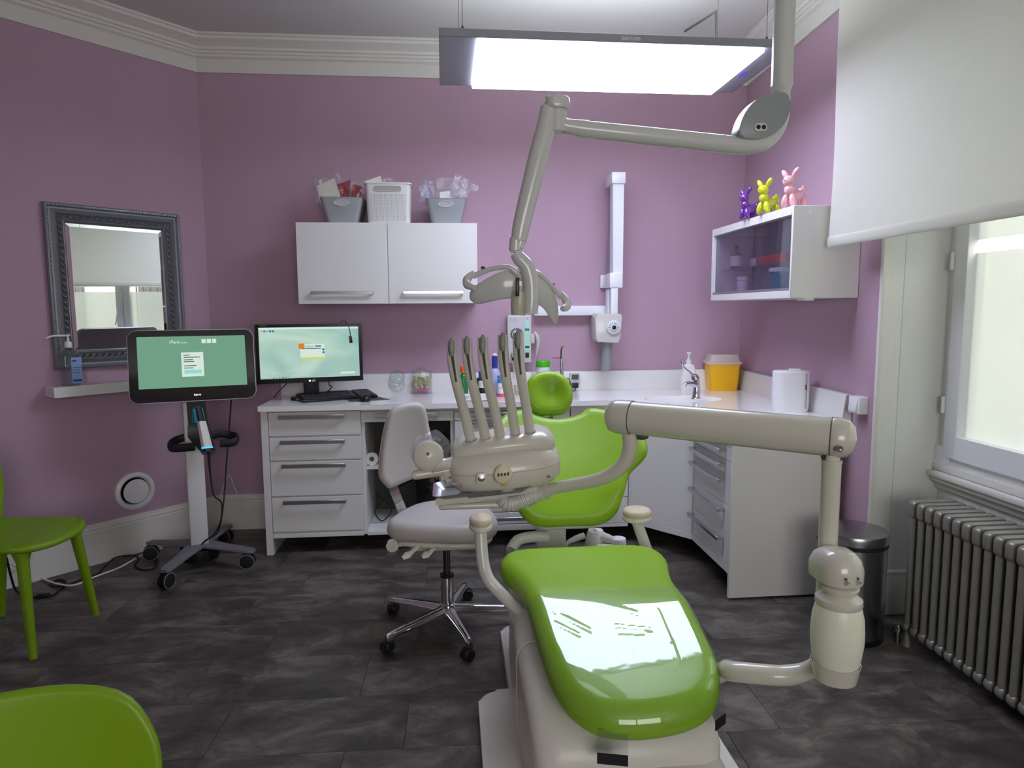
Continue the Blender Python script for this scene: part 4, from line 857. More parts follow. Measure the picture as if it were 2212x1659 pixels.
# head body
YH = 1.955
hL, hR = P(975, 1020, Y=YH), P(1206, 996, Y=YH); hx = (hR-hL).normalized(); HL = (hR-hL).length
TH2 = frame(hL, hx, (0, -.10, 1))
M_head = mat('unit_head_plastic', '#cdcabd', .30, coat=.3)
def hsec(rows, T, seg=28, e=2.6):
    rg = []; k_ = .925
    rows = [(x, yc*k_, ry*k_, zc*k_, rz*k_) for x, yc, ry, zc, rz in rows]
    for x, yc, ry, zc, rz in rows:
        r_ = []
        for k in range(seg):
            a = 2*math.pi*k/seg; c, s_ = math.cos(a), math.sin(a)
            r_.append((x, yc+ry*abs(c)**(2/e)*(1 if c > 0 else -1), zc+rz*abs(s_)**(2/e)*(1 if s_ > 0 else -1)))
        rg.append(r_)
    b = MB(T); b.loft(rg); return b
ph = 1/ (FPX)*YH*1.0
rows = [(-.004, .02, .03, 0, .03), (.004, .02, .07, 0, .048), (.025, .02, .095, -.001, .062), (.07, .02, .11, -.003, .070), (HL*.5, .02, .118, -.004, .073), (HL-.07, .02, .11, -.002, .068), (HL-.025, .02, .095, 0, .056), (HL-.004, .02, .07, 0, .042), (HL+.004, .02, .03, 0, .028)]
b = hsec(rows, TH2); b.obj('head_body', M_head, du, ang=80)
b = hsec([(x*1.0+(-.001 if x < .1 else .001), yc, ry*1.004, .012-.0006, .0012) for x, yc, ry, zc, rz in rows], TH2); b.obj('seam_strip', M_grey, du, ang=80)
rows2 = [(.006, .05, .03, .045, .018), (.018, .05, .07, .056, .026), (.045, .05, .085, .066, .030), (HL*.5, .05, .09, .073, .031), (HL-.045, .05, .085, .073, .032), (HL-.016, .05, .07, .066, .028), (HL-.004, .05, .03, .055, .018)]
b = hsec(rows2, TH2); b.obj('instrument_holder', M_head, du, ang=80)
for px, py in ((996, 1052), (1186, 1030)):
    c_ = P(px, py, Y=YH-.085); b = MB(frame(c_, (1, 0, 0), (0, -1, .2))); b.lathe([(.004, -.01), (.004, .002), (.001, .002)], 10); b.obj('screw', M_dgrey, du)
kc = P(1086, 1024, Y=YH-.095); Tk = frame(kc, hx, (0, -1, .05))
b = MB(Tk); b.lathe([(.026, -.012), (.0265, .010), (.024, .017), (.014, .021), (.001, .022)], 28); kn = b.obj('filter_cap', mat('ivory_plastic', '#d3c9aa', .4), du)
for k in range(4):
    b = MB(Tk); b.box(-.016+k*.009, -.0105+k*.009, -.001, .007, .018, .0232); b.obj('slot', M_black, kn)
    if k < 3: b = MB(Tk); b.hull8([(-.0115+k*.009, -.018, .017), (-.0095+k*.009, -.018, .017), (-.0085+k*.009, .004, .019), (-.0125+k*.009, .004, .019), (-.0115+k*.009, -.018, .02), (-.0095+k*.009, -.018, .02), (-.0085+k*.009, .004, .023), (-.0125+k*.009, .004, .023)]); b.obj('rib', MATS['ivory_plastic'], kn)
b = MB(Tk); b.box(-.004, .009, -.034, -.024, .0, .008, r=.002); b.obj('latch', mat('amber_plastic', '#c9a350', .4), kn)
sc_ = P(1040, 1033, Y=YH-.10); b = MB(frame(sc_, hx, (0, -1, .05))); b.prism(rrect(.026, .028, .004), -.004, .003, r=.001); sp = b.obj('valve_plate', M_head, du)
b = MB(frame(sc_, hx, (0, -1, .05))); b.lathe([(.010, .003), (.010, .0035), (.0075, .004), (.0075, .010), (.001, .011)], 18); b.obj('valve', M_steel, sp)
# five instrument arms
tops = [(976, 731), (1009, 727), (1043, 725), (1086, 720), (1119, 715)]; bots = [(1019, 960), (1051, 956), (1083, 952), (1115, 947), (1146, 943)]
for (tx, ty), (bx_, by_) in zip(tops, bots):
    yb_, yt = YH+.005, YH-.01
    p0 = P(bx_, by_, Y=yb_); p1 = P(tx+(bx_-tx)*.62, by_-70, Y=yb_-.01); p2 = P(tx+(bx_-tx)*.24, ty+96, Y=yt-.01); p3 = P(tx+1, ty+45, Y=yt); p4 = P(tx, ty+4, Y=yt+.005)
    b = MB(); b.tube([p0, p1, p2, p3, p4], [.0152, .0143, .0148, .0160, .0152], 18, sub=6); wh = b.obj('instrument_arm', M_unit, du)
    b = MB(axis(p0, p1)); b.lathe([(.0154, .004), (.0182, .006), (.0190, .013), (.0175, .016), (.0153, .014)], 22, cap=False); b.obj('socket_ring', M_grey, wh)
    # dark channel and grey handpiece rest, proud of the front
    def fr(py_, dx=0):
        f_ = (py_-ty)/(by_-ty); return tx + (bx_-tx)*(.0 if f_ < .18 else (f_-.18)*.62 if f_ < .5 else .2+(f_-.5)*1.6) + dx
    ch = [P(tx+1, ty+38, Y=yt-.0145), P(tx+(bx_-tx)*.10, ty+62, Y=yt-.019), P(tx+(bx_-tx)*.225, ty+94, Y=yt-.0232)]
    b = MB(); b.tube(ch, [.0043, .004, .0036], 8, sub=3); b.obj('channel', M_dgrey, wh)
    b = MB(); b.tube([P(tx+1, ty+44, Y=yt-.012), P(tx, ty+26, Y=yt-.014), P(tx, ty+8, Y=yt-.012), P(tx, ty-1, Y=yt-.006)], [.004, .0083, .0079, .0042], 14, sub=4); b.obj('handpiece_rest', M_grey, wh)
    b = MB(); b.tube([P(tx, ty+47, Y=yt-.007), P(tx-1, ty+27, Y=yt-.009), P(tx-1, ty+6, Y=yt-.005)], [.0045, .0114, .0108], 14, sub=4, flat=.8); b.obj('cradle', M_dgrey, wh)
# side display, grip, knobs, tray holder
dc2 = P(925, 985, Y=1.935)
b = MB(frame(dc2, (1, .05, .1), (.05, -1, .1))); b.lathe([(.043, -.028), (.045, -.005), (.042, .011), (.031, .020), (.001, .024)], 32); dp = b.obj('side_display', M_head, du)
b = MB(frame(dc2+Vector((.0, -.024, .011)), (1, 0, 0), (.05, -1, .1))); b.lathe([(.005, -.002), (.005, .0008), (.001, .0006)], 14); b.obj('screw', M_dgrey, dp)
b = MB(); b.tube([P(935, 1002, Y=1.935), P(955, 1004, Y=1.945), P(985, 999, Y=1.955)], [.027, .0185, .0185], 16, sub=3); b.obj('display_arm', M_head, du)
b = MB(); b.tube([P(893, 1027, Y=1.935), P(900, 1026, Y=1.935), P(940, 1020, Y=1.945), P(980, 1014, Y=1.955)], [.012, .0142, .0142, .0142], 16, sub=2); b.obj('grip', M_unit, du)
for px, py in ((956, 1034), (962, 1028), (966, 1040)):
    b = MB(); b.tube([P(px-5, py, Y=1.935), P(px+12, py-3, Y=1.945)], [.009, .007], 10); b.obj('adjuster', M_unit, du)
b = MB(); b.hull8([P(941, 1092, Y=1.895), P(1010, 1085, Y=1.895), P(1010, 1085, Y=2.035), P(941, 1092, Y=2.035), P(941, 1077, Y=1.895), P(1010, 1070, Y=1.895), P(1010, 1070, Y=2.035), P(941, 1077, Y=2.035)]); b.obj('tray_holder', M_unit, du)
b = MB(); b.hull8([P(1000, 1088, Y=1.905), P(1160, 1062, Y=1.905), P(1160, 1062, Y=1.995), P(1000, 1088, Y=1.995), P(1000, 1072, Y=1.905), P(1160, 1050, Y=1.905), P(1160, 1050, Y=1.995), P(1000, 1072, Y=1.995)]); b.obj('tray_arm', M_unit, du)
b = MB(); b.tube([P(948, 1097, Y=1.915), P(955, 1095, Y=1.915), P(1082, 1090, Y=1.935)], [.0055, .0092, .010], 14); b.obj('tray_bar', M_unit, du)
# stainless tray and polythene sleeve
ty_ = thing('instrument_tray', 'shallow stainless steel tray under the instrument head', 'tray', tuple(P(970, 1075, Y=1.965)))
tc_ = P(1042, 1059, Y=1.965); Tt = frame(tc_ , hx, (0, 0, 1))
def trr(w_, h_, z): return [(x, y, z) for x, y in rrect(w_, h_, .02, 4)]
b = MB(Tt); b.loft([trr(.245, .13, .0), trr(.285, .165, .018), trr(.29, .17, .0185), trr(.29, .17, .0172), trr(.284, .164, .0165), trr(.244, .129, -.0015)], cap=False); b._add([(x, y, z) for x, y, z in trr(.245, .13, .0)], [tuple(range(len(trr(.2, .1, 0))))]); b.obj('tray', M_steel, ty_)
bag = thing('display_sleeve', 'crumpled clear polythene sleeve over the side display', 'plastic sleeve', tuple(P(925, 985, Y=1.965)))
def crumple(c, rx, rz, seed, ry=.01, n=12, amp=.25, M=None):
    rnd = random.Random(seed); o = Vector((seed*3.1, 0, 0)); c = Vector(c)
    def f(u, v):
        a = 2*math.pi*u; r_ = v; x = rx*r_*math.cos(a)*(1+amp*noise.noise(Vector((math.cos(a)*1.5, math.sin(a)*1.5, seed)))); z = rz*r_*math.sin(a)*(1+amp*noise.noise(Vector((math.sin(a)*1.5, seed, math.cos(a)*1.5))))
        return c + Vector((x, ry*noise.noise(Vector((x*40, z*40, seed*2)))*2, z))
    return f
b = MB(); b.grid(24, 8, crumple(P(930, 976, Y=2.015), .062, .066, 3, .02)); b.obj('sleeve', M_bag, bag)
# ================================================================== STOOL
sx_, sy_ = -.035, 2.93
so = thing('dentist_stool', 'grey vinyl dentist stool with chrome five-star base', 'stool', (sx_, sy_, 0))
cpos = [P(842, 1410, Z=0), P(1015, 1424, Z=0), P(848, 1327, Z=0), P(1005, 1294, Z=0), Vector((.28, 2.93, 0))]
ctr = Vector((sx_, sy_, 0)); ctr = Vector((P(967, 1330, Z=.06).x, 2.90, 0)); sx_, sy_ = ctr.x, ctr.y
b = MB(TR(sx_, sy_, 0)); b.lathe([(.021, .055), (.022, .07), (.034, .085), (.034, .12), (.029, .125), (.029, .245), (.0285, .247)], 28); b.obj('column', M_chrome, so)
b = MB(TR(sx_, sy_, 0)); b.lathe([(.031, .246), (.031, .258), (.016, .26)], 24); b.obj('collar', M_black, so)
b = MB(TR(sx_, sy_, 0)); b.lathe([(.016, .255), (.016, .43)], 20); b.obj('gas_lift', mat('dark_chrome', '#6a6462', .2, metal=1), so)
def caster(parent, c, ang, r=.026, th=.019, gap=.008, name='caster', zt=None, rim=None):
    c = Vector(c); d = Vector((math.cos(ang), math.sin(ang), 0)); a = Vector((-d.y, d.x, 0)); zt = zt or r*2.1
    b = MB()
    w0 = c - d*.012 + Vector((0, 0, r))
    for s_ in (-1, 1):
        b.T = axis(w0 + a*s_*gap/2, w0 + a*s_); b.lathe([(r*.5, 0), (r, .001), (r, th-.004), (r*.85, th), (r*.3, th-.002), (.001, th-.002)], 20)
    b.T = Matrix(); b.cyl(w0-a*gap, w0+a*gap, r*.55, seg=12); b.cyl((c.x, c.y, r), (c.x, c.y, zt), .010, seg=12); b.tube([w0+Vector((0, 0, r*.6)), Vector((c.x, c.y, r*1.7))], [r*.5, r*.45], 10)
    w = b.obj(name, M_rubber, parent)
    if rim:
        for s_ in (-1, 1):
            b = MB(axis(w0 + a*s_*(gap/2+th-.003), w0 + a*s_)); b.lathe([(r*.88, 0), (r*.92, .003), (r*.98, .002), (r*.98, 0)], 24, cap=False); b.obj('wheel_rim', rim, w)
    return w
for c in cpos:
    d = c-ctr; l = d.length; dn = d.normalized(); pd = Vector((-dn.y, dn.x, 0))
    rg = []
    for f, w2, zt, zb2 in ((.02, .022, .115, .075), (.3, .020, .108, .072), (.6, .017, .098, .070), (.9, .014, .088, .066), (1.0, .015, .083, .052), (1.05, .010, .078, .055)):
        o_ = ctr + d*f; rg.append([o_-pd*w2+Vector((0, 0, zb2)), o_+pd*w2+Vector((0, 0, zb2)), o_+pd*w2*.95+Vector((0, 0, zt-.008)), o_+pd*w2*.5+Vector((0, 0, zt)), o_-pd*w2*.5+Vector((0, 0, zt)), o_-pd*w2*.95+Vector((0, 0, zt-.008))])
    b = MB(); b.loft(rg); lg = b.obj('base_arm', M_chrome, so, ang=50)
    caster(lg, c, math.atan2(d.y, d.x)+1.9, zt=.054)
ZS = .50
oseat = cspline([(.235, -.02), (.215, .10), (.14, .19), (.0, .215), (-.13, .18), (-.215, .07), (-.245, -.03), (-.20, -.12), (-.08, -.185), (.05, -.215), (.16, -.19), (.22, -.11)], 4)
Ts = TR(-.045, 2.90, ZS)
b = MB(Ts); b.cushion(oseat, .085, .04, lambda p: Vector((p.x, p.y, p.z - .06*p.x*p.x/.06*.35 + .03*max(0, p.x)*0 + .02*(p.x/.24)*0 + .025*(p.y/.2)*.0)), rings=10, er=6, puff=.006); b.obj('seat', M_stool, so, ang=80)
b = MB(TR(-.045, 2.90, ZS-.052)); b.cushion([(x*.9, y*.9) for x, y in oseat], .022, .01, lambda p: Vector((p.x, p.y, p.z - .35*p.x*p.x)), rings=6); b.obj('seat_shell', M_cream, so, ang=80)
b = MB(); b.box(-.19, .10, 2.80, 2.98, .395, .445, r=.015); b.obj('mechanism', M_cream2, so)
kc_ = P(848, 1178, Y=2.78); b = MB(frame(kc_, (1, 0, 0), (-.3, -1, 0))); b.lathe([(.027, -.012), (.027, .012), (.007, .013), (.007, .006), (.001, .006)], 8, smooth=False); b.obj('tilt_knob', M_cream2, so)
b = MB(); b.cyl(kc_, (-.12, 2.86, .42), .010); b.obj('knob_shaft', M_cream2, so)
for p0, p1, p2 in ((P(908, 1172, Y=2.76), P(890, 1192, Y=2.74), P(870, 1206, Y=2.72)), (P(944, 1172, Y=2.76), P(930, 1192, Y=2.74), P(912, 1204, Y=2.72))):
    b = MB(); b.tube([p0+Vector((0, .06, .03)), p0, p1, (p1+p2)/2, p2], [.008, .008, .010, .017, .008], 12, sub=4, flat=.45); b.obj('lever', M_cream, so)
# backrest
bn = Vector((.42, -1, .14)).normalized(); bcn = P(882, 958, Y=3.08)
Tb = frame(bcn, Vector((1, .42, 0)), bn)
ob = cspline([(-.135, -.165), (-.15, -.13), (-.135, -.02), (-.105, .10), (-.075, .165), (-.02, .185), (.05, .185), (.085, .15), (.10, .06), (.125, -.04), (.16, -.105), (.14, -.135), (.04, -.155), (-.06, -.18), (-.11, -.19)], 3)
b = MB(Tb); b.cushion(ob, .055, .026, lambda p: Vector((p.x, p.y, p.z + .9*p.x*p.x + .4*(p.y+.05)**2)), rings=10, er=5); b.obj('backrest', M_stool, so, ang=80)
b = MB(Tb); b.cushion([(x*.97, y*.97) for x, y in ob], .014, .006, lambda p: Vector((p.x, p.y, p.z - .03 + .9*p.x*p.x + .4*(p.y+.05)**2)), rings=8); b.obj('back_shell', M_cream, so, ang=80)
bar = [P(866, 1010, Y=3.13), P(846, 1040, Y=3.11), P(852, 1060, Y=3.10), P(866, 1096, Y=3.07), P(880, 1130, Y=3.03), (-.12, 2.95, .42)]
sp_, _ = spline(bar, 5); rg = []
for i, p in enumerate(sp_):
    t_ = (sp_[min(i+1, len(sp_)-1)]-sp_[max(0, i-1)]).normalized(); w2 = Vector((1, .4, 0)); w2 = (w2-t_*w2.dot(t_)).normalized()*.021; nrm = t_.cross(w2).normalized()*.004
    rg.append([p-w2-nrm, p+w2-nrm, p+w2+nrm, p-w2+nrm])
b = MB(); b.loft(rg, smooth=True); b.obj('back_bar', M_chrome, so)
# ================================================================== LEFT WALL: mirror, shelf, vent
LD = Vector((math.cos(LA), math.sin(LA), 0)); LN = Vector((LD.y, -LD.x, 0)); LO = Vector((A.x, A.y, 0))
def PL(px, py, off=0):
    p = P(px, py, Y=1.0); d = p - Vector((0, 0, CAM_H)); t = ((LO+LN*off).dot(LN))/(d.dot(LN)); return Vector((0, 0, CAM_H)) + d*t
c1_, c2_, c3_ = PL(92, 434, .03), PL(381, 465, .03), PL(113, 800, .03)
MW = (c2_-c1_).dot(LD); MH = ((c1_.z+c2_.z)/2 - c3_.z); mc = LO + LD*(((c1_+c2_)/2-LO).dot(LD)) + Vector((0, 0, (c1_.z+c2_.z)/2-MH/2))
MYAW = R(-3.2)
TM = frame(mc + LN*.03, Matrix.Rotation(MYAW, 3, 'Z') @ LD, Matrix.Rotation(MYAW, 3, 'Z') @ LN)   # x along wall, y up (z x x), z into room
mr = thing('wall_mirror', 'rectangular mirror in a carved antique silver frame on the left wall', 'mirror', tuple(mc - Vector((0, 0, MH/2))))
FW = .098
def rect(d): return [(-MW/2+d, -MH/2+d), (MW/2-d, -MH/2+d), (MW/2-d, MH/2-d), (-MW/2+d, MH/2-d)]
pf = [(0, -.018), (0, .012), (.006, .02), (.012, .022), (.018, .018), (.022, .010), (.030, .008), (.044, .016), (.052, .022), (.056, .018), (.060, .012), (.084, .012), (.088, .014), (.092, .010), (FW, .002), (FW, -.006)]
b = MB(TM); b.loft([[(x, y, z) for x, y in rect(d)] for d, z in pf], cap=False); fr_ = b.obj('frame', M_silverf, mr, ang=30)
b = MB(TM); x0, y0 = MW/2-FW-.02, MH/2-FW-.02; b._add([(-x0, -y0, -.002), (x0, -y0, -.002), (x0, y0, -.002), (-x0, y0, -.002)], [(0, 1, 2, 3)]); b.obj('mirror_glass', M_mirror, mr)
for sx0, sy0, sx1, sy1 in ((-1, -1, 1, -1), (1, -1, 1, 1), (1, 1, -1, 1), (-1, 1, -1, -1)):
    xi, yi = MW/2-FW+.002, MH/2-FW+.002; xo, yo = xi-.022, yi-.022
    b = MB(TM); b._add([(sx0*xi, sy0*yi, -.005), (sx1*xi, sy1*yi, -.005), (sx1*xo, sy1*yo, -.0018), (sx0*xo, sy0*yo, -.0018)], [(0, 1, 2, 3)]); b.obj('bevel', M_mirror, mr)
b = MB(TM); b.loft([[(x, y, z) for x, y in rect(d)] for d, z in ((.0585, .0128), (.0855, .0128))], cap=False); b.obj('recess_band', mat('frame_recess', '#3b3d40', .5), fr_)
orn = None
def ornament(x, y, ang):
    global orn
    T_ = TM @ Matrix.Translation((x, y, .012)) @ Matrix.Rotation(ang, 4, 'Z')
    if orn is None:
        b = MB(); b.tube([(-.013, -.009, 0), (-.004, -.002, .004), (.002, .006, .004), (.012, .010, .001)], [.002, .0042, .0045, .002], 7, sub=2); b.ell((.006, -.006, .001), (.006, .004, .004), seg=8, rings=5)
        o = b.obj('ornament', M_silverf, fr_, keep=True); orn = o.data
    else: o = bpy.data.objects.new('ornament', orn); COL.objects.link(o); o.parent = fr_
    o.matrix_local = Matrix.Translation(-WL[fr_.name]) @ T_
cx_, cy_ = MW/2-.072, MH/2-.072
nx_, ny_ = 17, 22
for k in range(nx_):
    x = -cx_ + 2*cx_*(k+.5)/nx_; ornament(x, cy_, 0); ornament(x, -cy_, math.pi)
for k in range(ny_):
    y = -cy_ + 2*cy_*(k+.5)/ny_; ornament(cx_, y, -math.pi/2); ornament(-cx_, y, math.pi/2)
b = MB(TM)
for k in range(40):
    for sgn in (-1, 1):
        x = -MW/2+.01+(MW-.02)*k/39; b.box(x-.004, x+.004, sgn*(MH/2-.013)-.003, sgn*(MH/2-.013)+.003, .018, .0245)
        y = -MH/2+.01+(MH-.02)*k/39; b.box(sgn*(MW/2-.013)-.003, sgn*(MW/2-.013)+.003, y-.004, y+.004, .018, .0245)
o = b.obj('rope_edge', M_silverf, fr_); o['kind'] = 'stuff'
# shelf
s0 = PL(83, 850, .0); s1 = PL(345, 838, .0)
u0, u1 = (PL(117, 850, .13)-LO).dot(LD), (PL(330, 835, .0)-LO).dot(LD); zs1 = PL(200, 831, .13).z; zs0 = PL(200, 853, .13).z
TS = frame(LO, LD, LN)      # x along the wall, y = LN x LD = down/up, z into room
sh = thing('wall_shelf', 'short white floating shelf under the mirror', 'shelf', tuple(LO+LD*(u0+u1)/2+Vector((0, 0, zs0))))
TS = Matrix((LD, LN, Vector((0, 0, 1)))).transposed().to_4x4(); TS.translation = LO
b = MB(TS); b.box(u0, u1+.12, .001, .13, zs0, zs1, r=.0015, seg=1); b.obj('board', M_white, sh)
# sanitizer bottle
hb = PL(154, 828, .07); hbx, hby = hb.x, hb.y
sb = thing('sanitizer_bottle', 'clear pump bottle of hand gel with blue label on the wall shelf', 'bottle', (hbx, hby, zs1+.0005))
k_ = P(154, 722, Y=hby).z - zs1
b = MB(TR(hbx, hby, zs1+.0005, LA)); b.prism(rrect(.088, .06, .022, 5), 0, k_*.62, r=.012, seg=3); b.loft([[(x*s_, y_*s_, z_) for x, y_ in rrect(.088, .06, .022, 5)] for s_, z_ in ((.86, k_*.615), (.6, k_*.68), (.34, k_*.72), (.30, k_*.76))]); b.obj('body', M_clear, sb)
b = MB(TR(hbx, hby, zs1+.0005)); b.lathe([(.018, k_*.74), (.018, k_*.83), (.013, k_*.86), (.007, k_*.865), (.006, k_*.96), (.013, k_*.965), (.013, k_*.995), (.001, k_)], 18); b.obj('pump', M_pvc, sb)
b = MB(); zt_ = zs1+k_*.975; b.tube([(hbx, hby, zt_), Vector((hbx, hby, zt_))-LD*.07, Vector((hbx, hby, zt_-.012))-LD*.10], [.006, .005, .004], 8, sub=3); b.obj('nozzle', M_pvc, sb)
b = MB(TR(hbx, hby, zs1, LA)); b.box(-.004, .046, -.0315, -.0305, .012, k_*.55); lb = b.obj('label', mat('blue_label', '#8fa9da', .5), sb)
b = MB(TR(hbx, hby, zs1, LA)); b.box(.0, .022, -.0322, -.0316, k_*.47, k_*.50); b.box(.0, .042, -.0322, -.0316, k_*.35, k_*.36); b.box(.0, .040, -.0322, -.0316, k_*.30, k_*.31); b.box(.0, .034, -.0322, -.0316, k_*.25, k_*.26); b.box(.0, .04, -.0322, -.0316, k_*.08, k_*.12); b.obj('label_print', M_blue, lb)
# round vent
vc = PL(291, 1060, 0.0); vr = .112
vt = thing('wall_vent', 'round white ventilation valve low on the left wall', 'vent', tuple(vc))
TV = frame(vc + LN*.001, LD, LN)
b = MB(TV); b.lathe([(vr*.72, -.0), (vr, 0), (vr*.99, .012), (vr*.90, .02), (vr*.80, .022), (vr*.74, .014), (vr*.70, .002)], 40, cap=False); b.obj('ring', M_pvc, vt)
b = MB(TV); b.lathe([(vr*.70, .0005), (.001, .0005)], 32); b.obj('duct', M_black, vt)
b = MB(TV); b.lathe([(.02, .002), (vr*.45, .004), (vr*.62, .014), (vr*.64, .022), (vr*.60, .028), (.001, .031)], 40); b.obj('valve_disc', M_pvc, vt)
# ================================================================== SCANNER CART
ct_ = Vector((-1.435, 3.84, 0)); CR = R(24)
ca = thing('scanner_cart', 'rolling scanner cart with black touchscreen and white column', 'scanner cart', tuple(ct_))
cz = R(24)
Tc = TR(ct_.x, ct_.y, 0, cz)
cps = [P(364, 1268, Z=0), P(540, 1226, Z=0), P(332, 1208, Z=0), P(492, 1172, Z=0)]
M_cart = mat('cart_grey', '#77767f', .4, metal=.2)
for c, cang in zip(cps, (R(70), R(5), R(15), R(-10))):
    c = Vector((c.x, c.y, 0)); d = c-ct_; dn = d.normalized(); pd = Vector((-dn.y, dn.x, 0)); rg = []
    for f, w2, zt in ((.0, .055, .125), (.2, .050, .124), (.55, .036, .116), (.95, .030, .108), (1.05, .028, .106), (1.1, .015, .104)):
        o_ = ct_ + d*f; rg.append([o_-pd*w2+Vector((0, 0, zt-.015)), o_+pd*w2+Vector((0, 0, zt-.015)), o_+pd*w2+Vector((0, 0, zt-.004)), o_+pd*w2*.9+Vector((0, 0, zt)), o_-pd*w2*.9+Vector((0, 0, zt)), o_-pd*w2+Vector((0, 0, zt-.004))])
    b = MB(); b.loft(rg); lg = b.obj('base_leg', M_cart, ca, ang=50)
    caster(lg, c, cang, r=.042, th=.016, gap=.018, zt=.088, rim=M_grey)
zc1 = P(428, 868, Y=3.80).z
b = MB(TR(ct_.x, ct_.y, 0)); b.lathe([(.10, .035), (.105, .07), (.10, .10)], 24); b.obj('counterweight', M_black, ca)
b = MB(Tc); b.box(-.045, .045, -.045, .05, .12, zc1, r=.004); b.obj('column', M_white, ca)
# neck / holder (black, slanted) and screen
scr = P(418, 789, Y=3.74); sn = Vector((math.sin(R(19)), -math.cos(R(19)), .20)).normalized(); TSc = frame(scr, Vector((math.cos(R(19)), math.sin(R(19)), 0)), sn)
SW, SH = .615, .385
b = MB(TSc); b.prism(rrect(SW, SH, .045, 6), -.03, 0, r=.006, seg=2); sc1 = b.obj('screen_housing', mat('cart_screen_back', '#c3c5c6', .4), ca)
b = MB(TSc); b.prism(rrect(SW-.006, SH-.006, .043, 6), -.002, .002, r=.0008, seg=1); gl = b.obj('screen_bezel', M_blackg, ca)
M_s1 = emis('cart_display', (118, 166, 140), .62); M_s2 = emis('display_white', (222, 240, 226), .62); M_s3 = emis('display_cyan', (150, 226, 220), .62); M_sd = emis('display_dark', (60, 80, 70), .5)
b = MB(TSc); b.box(-.262, .262, -.117, .157, .0021, .0025); dis = b.obj('display', M_s1, gl)
b = MB(TSc); b.box(-.062+.005, .045+.005, -.06, .07, .0026, .0029); b.obj('dialog_window', M_s2, dis)
b = MB(TSc); b.box(-.045, .038, -.045, -.024, .003, .0032); b.obj('dialog_button', M_s3, dis)
for z_, w2 in ((.055, .03), (.043, .08), (.03, .045), (.02, .05), (-.002, .06), (-.014, .045)):
    b = MB(TSc); b.box(-.046, -.046+w2, z_-.002, z_+.002, .003, .0032); b.obj('dialog_line', M_sd, dis)
for k in range(3):
    b = MB(TSc); b.box(.045+k*.026, .066+k*.026, .118, .140, .0026, .0029); b.obj('icon', M_s2, dis)
text('iTero', .022, TSc @ Matrix.Translation((-.085, .126, .003)), emis('display_text', (255, 255, 255), .7), 'screen_logo', dis)
text('lumina', .011, TSc @ Matrix.Translation((-.04, .123, .003)), emis('display_text2', (240, 255, 245), .62), 'screen_logo', dis)
text('itero', .018, TSc @ Matrix.Translation((.012, -.158, .0025)), emis('logo_white', (255, 255, 255), 1.0), 'logo', gl)
for s_ in (-1, 1):     # speaker grilles and port cover on the back
    b = MB(TSc); b.box(s_*.15-.022, s_*.15+.022, -.06, .06, -.0312, -.0302); b.obj('speaker_grille', M_dgrey, sc1)
b = MB(TSc); b.prism(rrect(.13, .11, .02, 4, 0, -.02), -.034, -.0302, r=.001); pc_ = b.obj('port_cover', mat('port_cover', '#cfd0d1', .4), sc1)
b = MB(TSc); b.prism(circ(.015, 20, 0, -.005), -.0352, -.0342); b.obj('port', M_black, pc_)
nk0 = P(421, 862, Y=3.73); nk1 = P(430, 910, Y=3.74); nk2 = P(446, 985, Y=3.70)
xv = Vector((math.cos(cz), math.sin(cz), 0)); nv = Vector((math.sin(cz), -math.cos(cz), .25)).normalized()
def slab(path, ws, th): 
    rg = []
    for p, w2 in zip(path, ws): rg.append([p-xv*w2, p+xv*w2, p+xv*w2-nv*th, p-xv*w2-nv*th])
    b = MB(); b.loft(rg, smooth=False); return b
b = slab([P(421, 845, Y=3.735), P(424, 875, Y=3.735), P(428, 912, Y=3.74), P(430, 922, Y=3.74), P(432, 942, Y=3.735), P(440, 955, Y=3.72), P(450, 975, Y=3.70), P(451, 981, Y=3.70)], [.044, .046, .048, .055, .058, .05, .035, .03], .03); b.obj('neck', M_black, ca)
b = MB(); b.tube([P(416, 913, Y=3.722), P(417, 885, Y=3.722), P(422, 879, Y=3.722), P(432, 879, Y=3.722), P(438, 888, Y=3.722), P(442, 908, Y=3.72)], .0035, 8, sub=3); b.obj('dock_ring', M_teal, ca)
b = slab([P(428, 882, Y=3.722), P(431, 912, Y=3.722)], [.024, .026], .003); b.obj('dock_panel', M_teal, ca)
wd = thing('scanner_wand', 'white and black intraoral scanner wand docked on the cart', 'scanner wand', tuple(P(445, 970, Y=3.68)))
def wand(pa, pb, w0, w1, th, m, name):
    rg = []
    for p, w2 in ((pa, w0), (pb, w1)):
        rg.append([p-xv*w2-nv*th*.2, p-xv*w2+nv*th*.5, p-xv*w2*.55+nv*th, p+xv*w2*.55+nv*th, p+xv*w2+nv*th*.5, p+xv*w2-nv*th*.2])
    b = MB(); b.loft(rg, smooth=False); return b.obj(name, m, wd)
wand(P(428, 880, Y=3.693), P(435, 911, Y=3.683), .014, .016, .018, M_black, 'tip_cover')
wand(P(435, 911, Y=3.683), P(447, 966, Y=3.650), .021, .026, .03, M_paper, 'handle')
wand(P(447, 966, Y=3.650), P(448, 969, Y=3.648), .027, .027, .032, emis('blue_ring', (60, 190, 255), 1.0), 'light_ring')
wand(P(448, 969, Y=3.648), P(450, 976, Y=3.646), .025, .022, .03, M_black, 'tail')
b = MB(); wc_ = [P(451, 976, Y=3.66), P(452, 1000, Y=3.66), P(455, 1030, Y=3.67), P(462, 1070, Y=3.68), P(478, 1085, Y=3.70), P(478, 1120, Y=3.71), P(465, 1150, Y=3.72), P(440, 1172, Y=3.73), P(436, 1175, Y=3.735), P(446, 1166, Y=3.74), P(470, 1150, Y=3.75), P(480, 1110, Y=3.80), P(486, 1050, Y=3.86), P(492, 960, Y=3.88), P(497, 900, Y=3.88), P(500, 855, Y=3.86)]
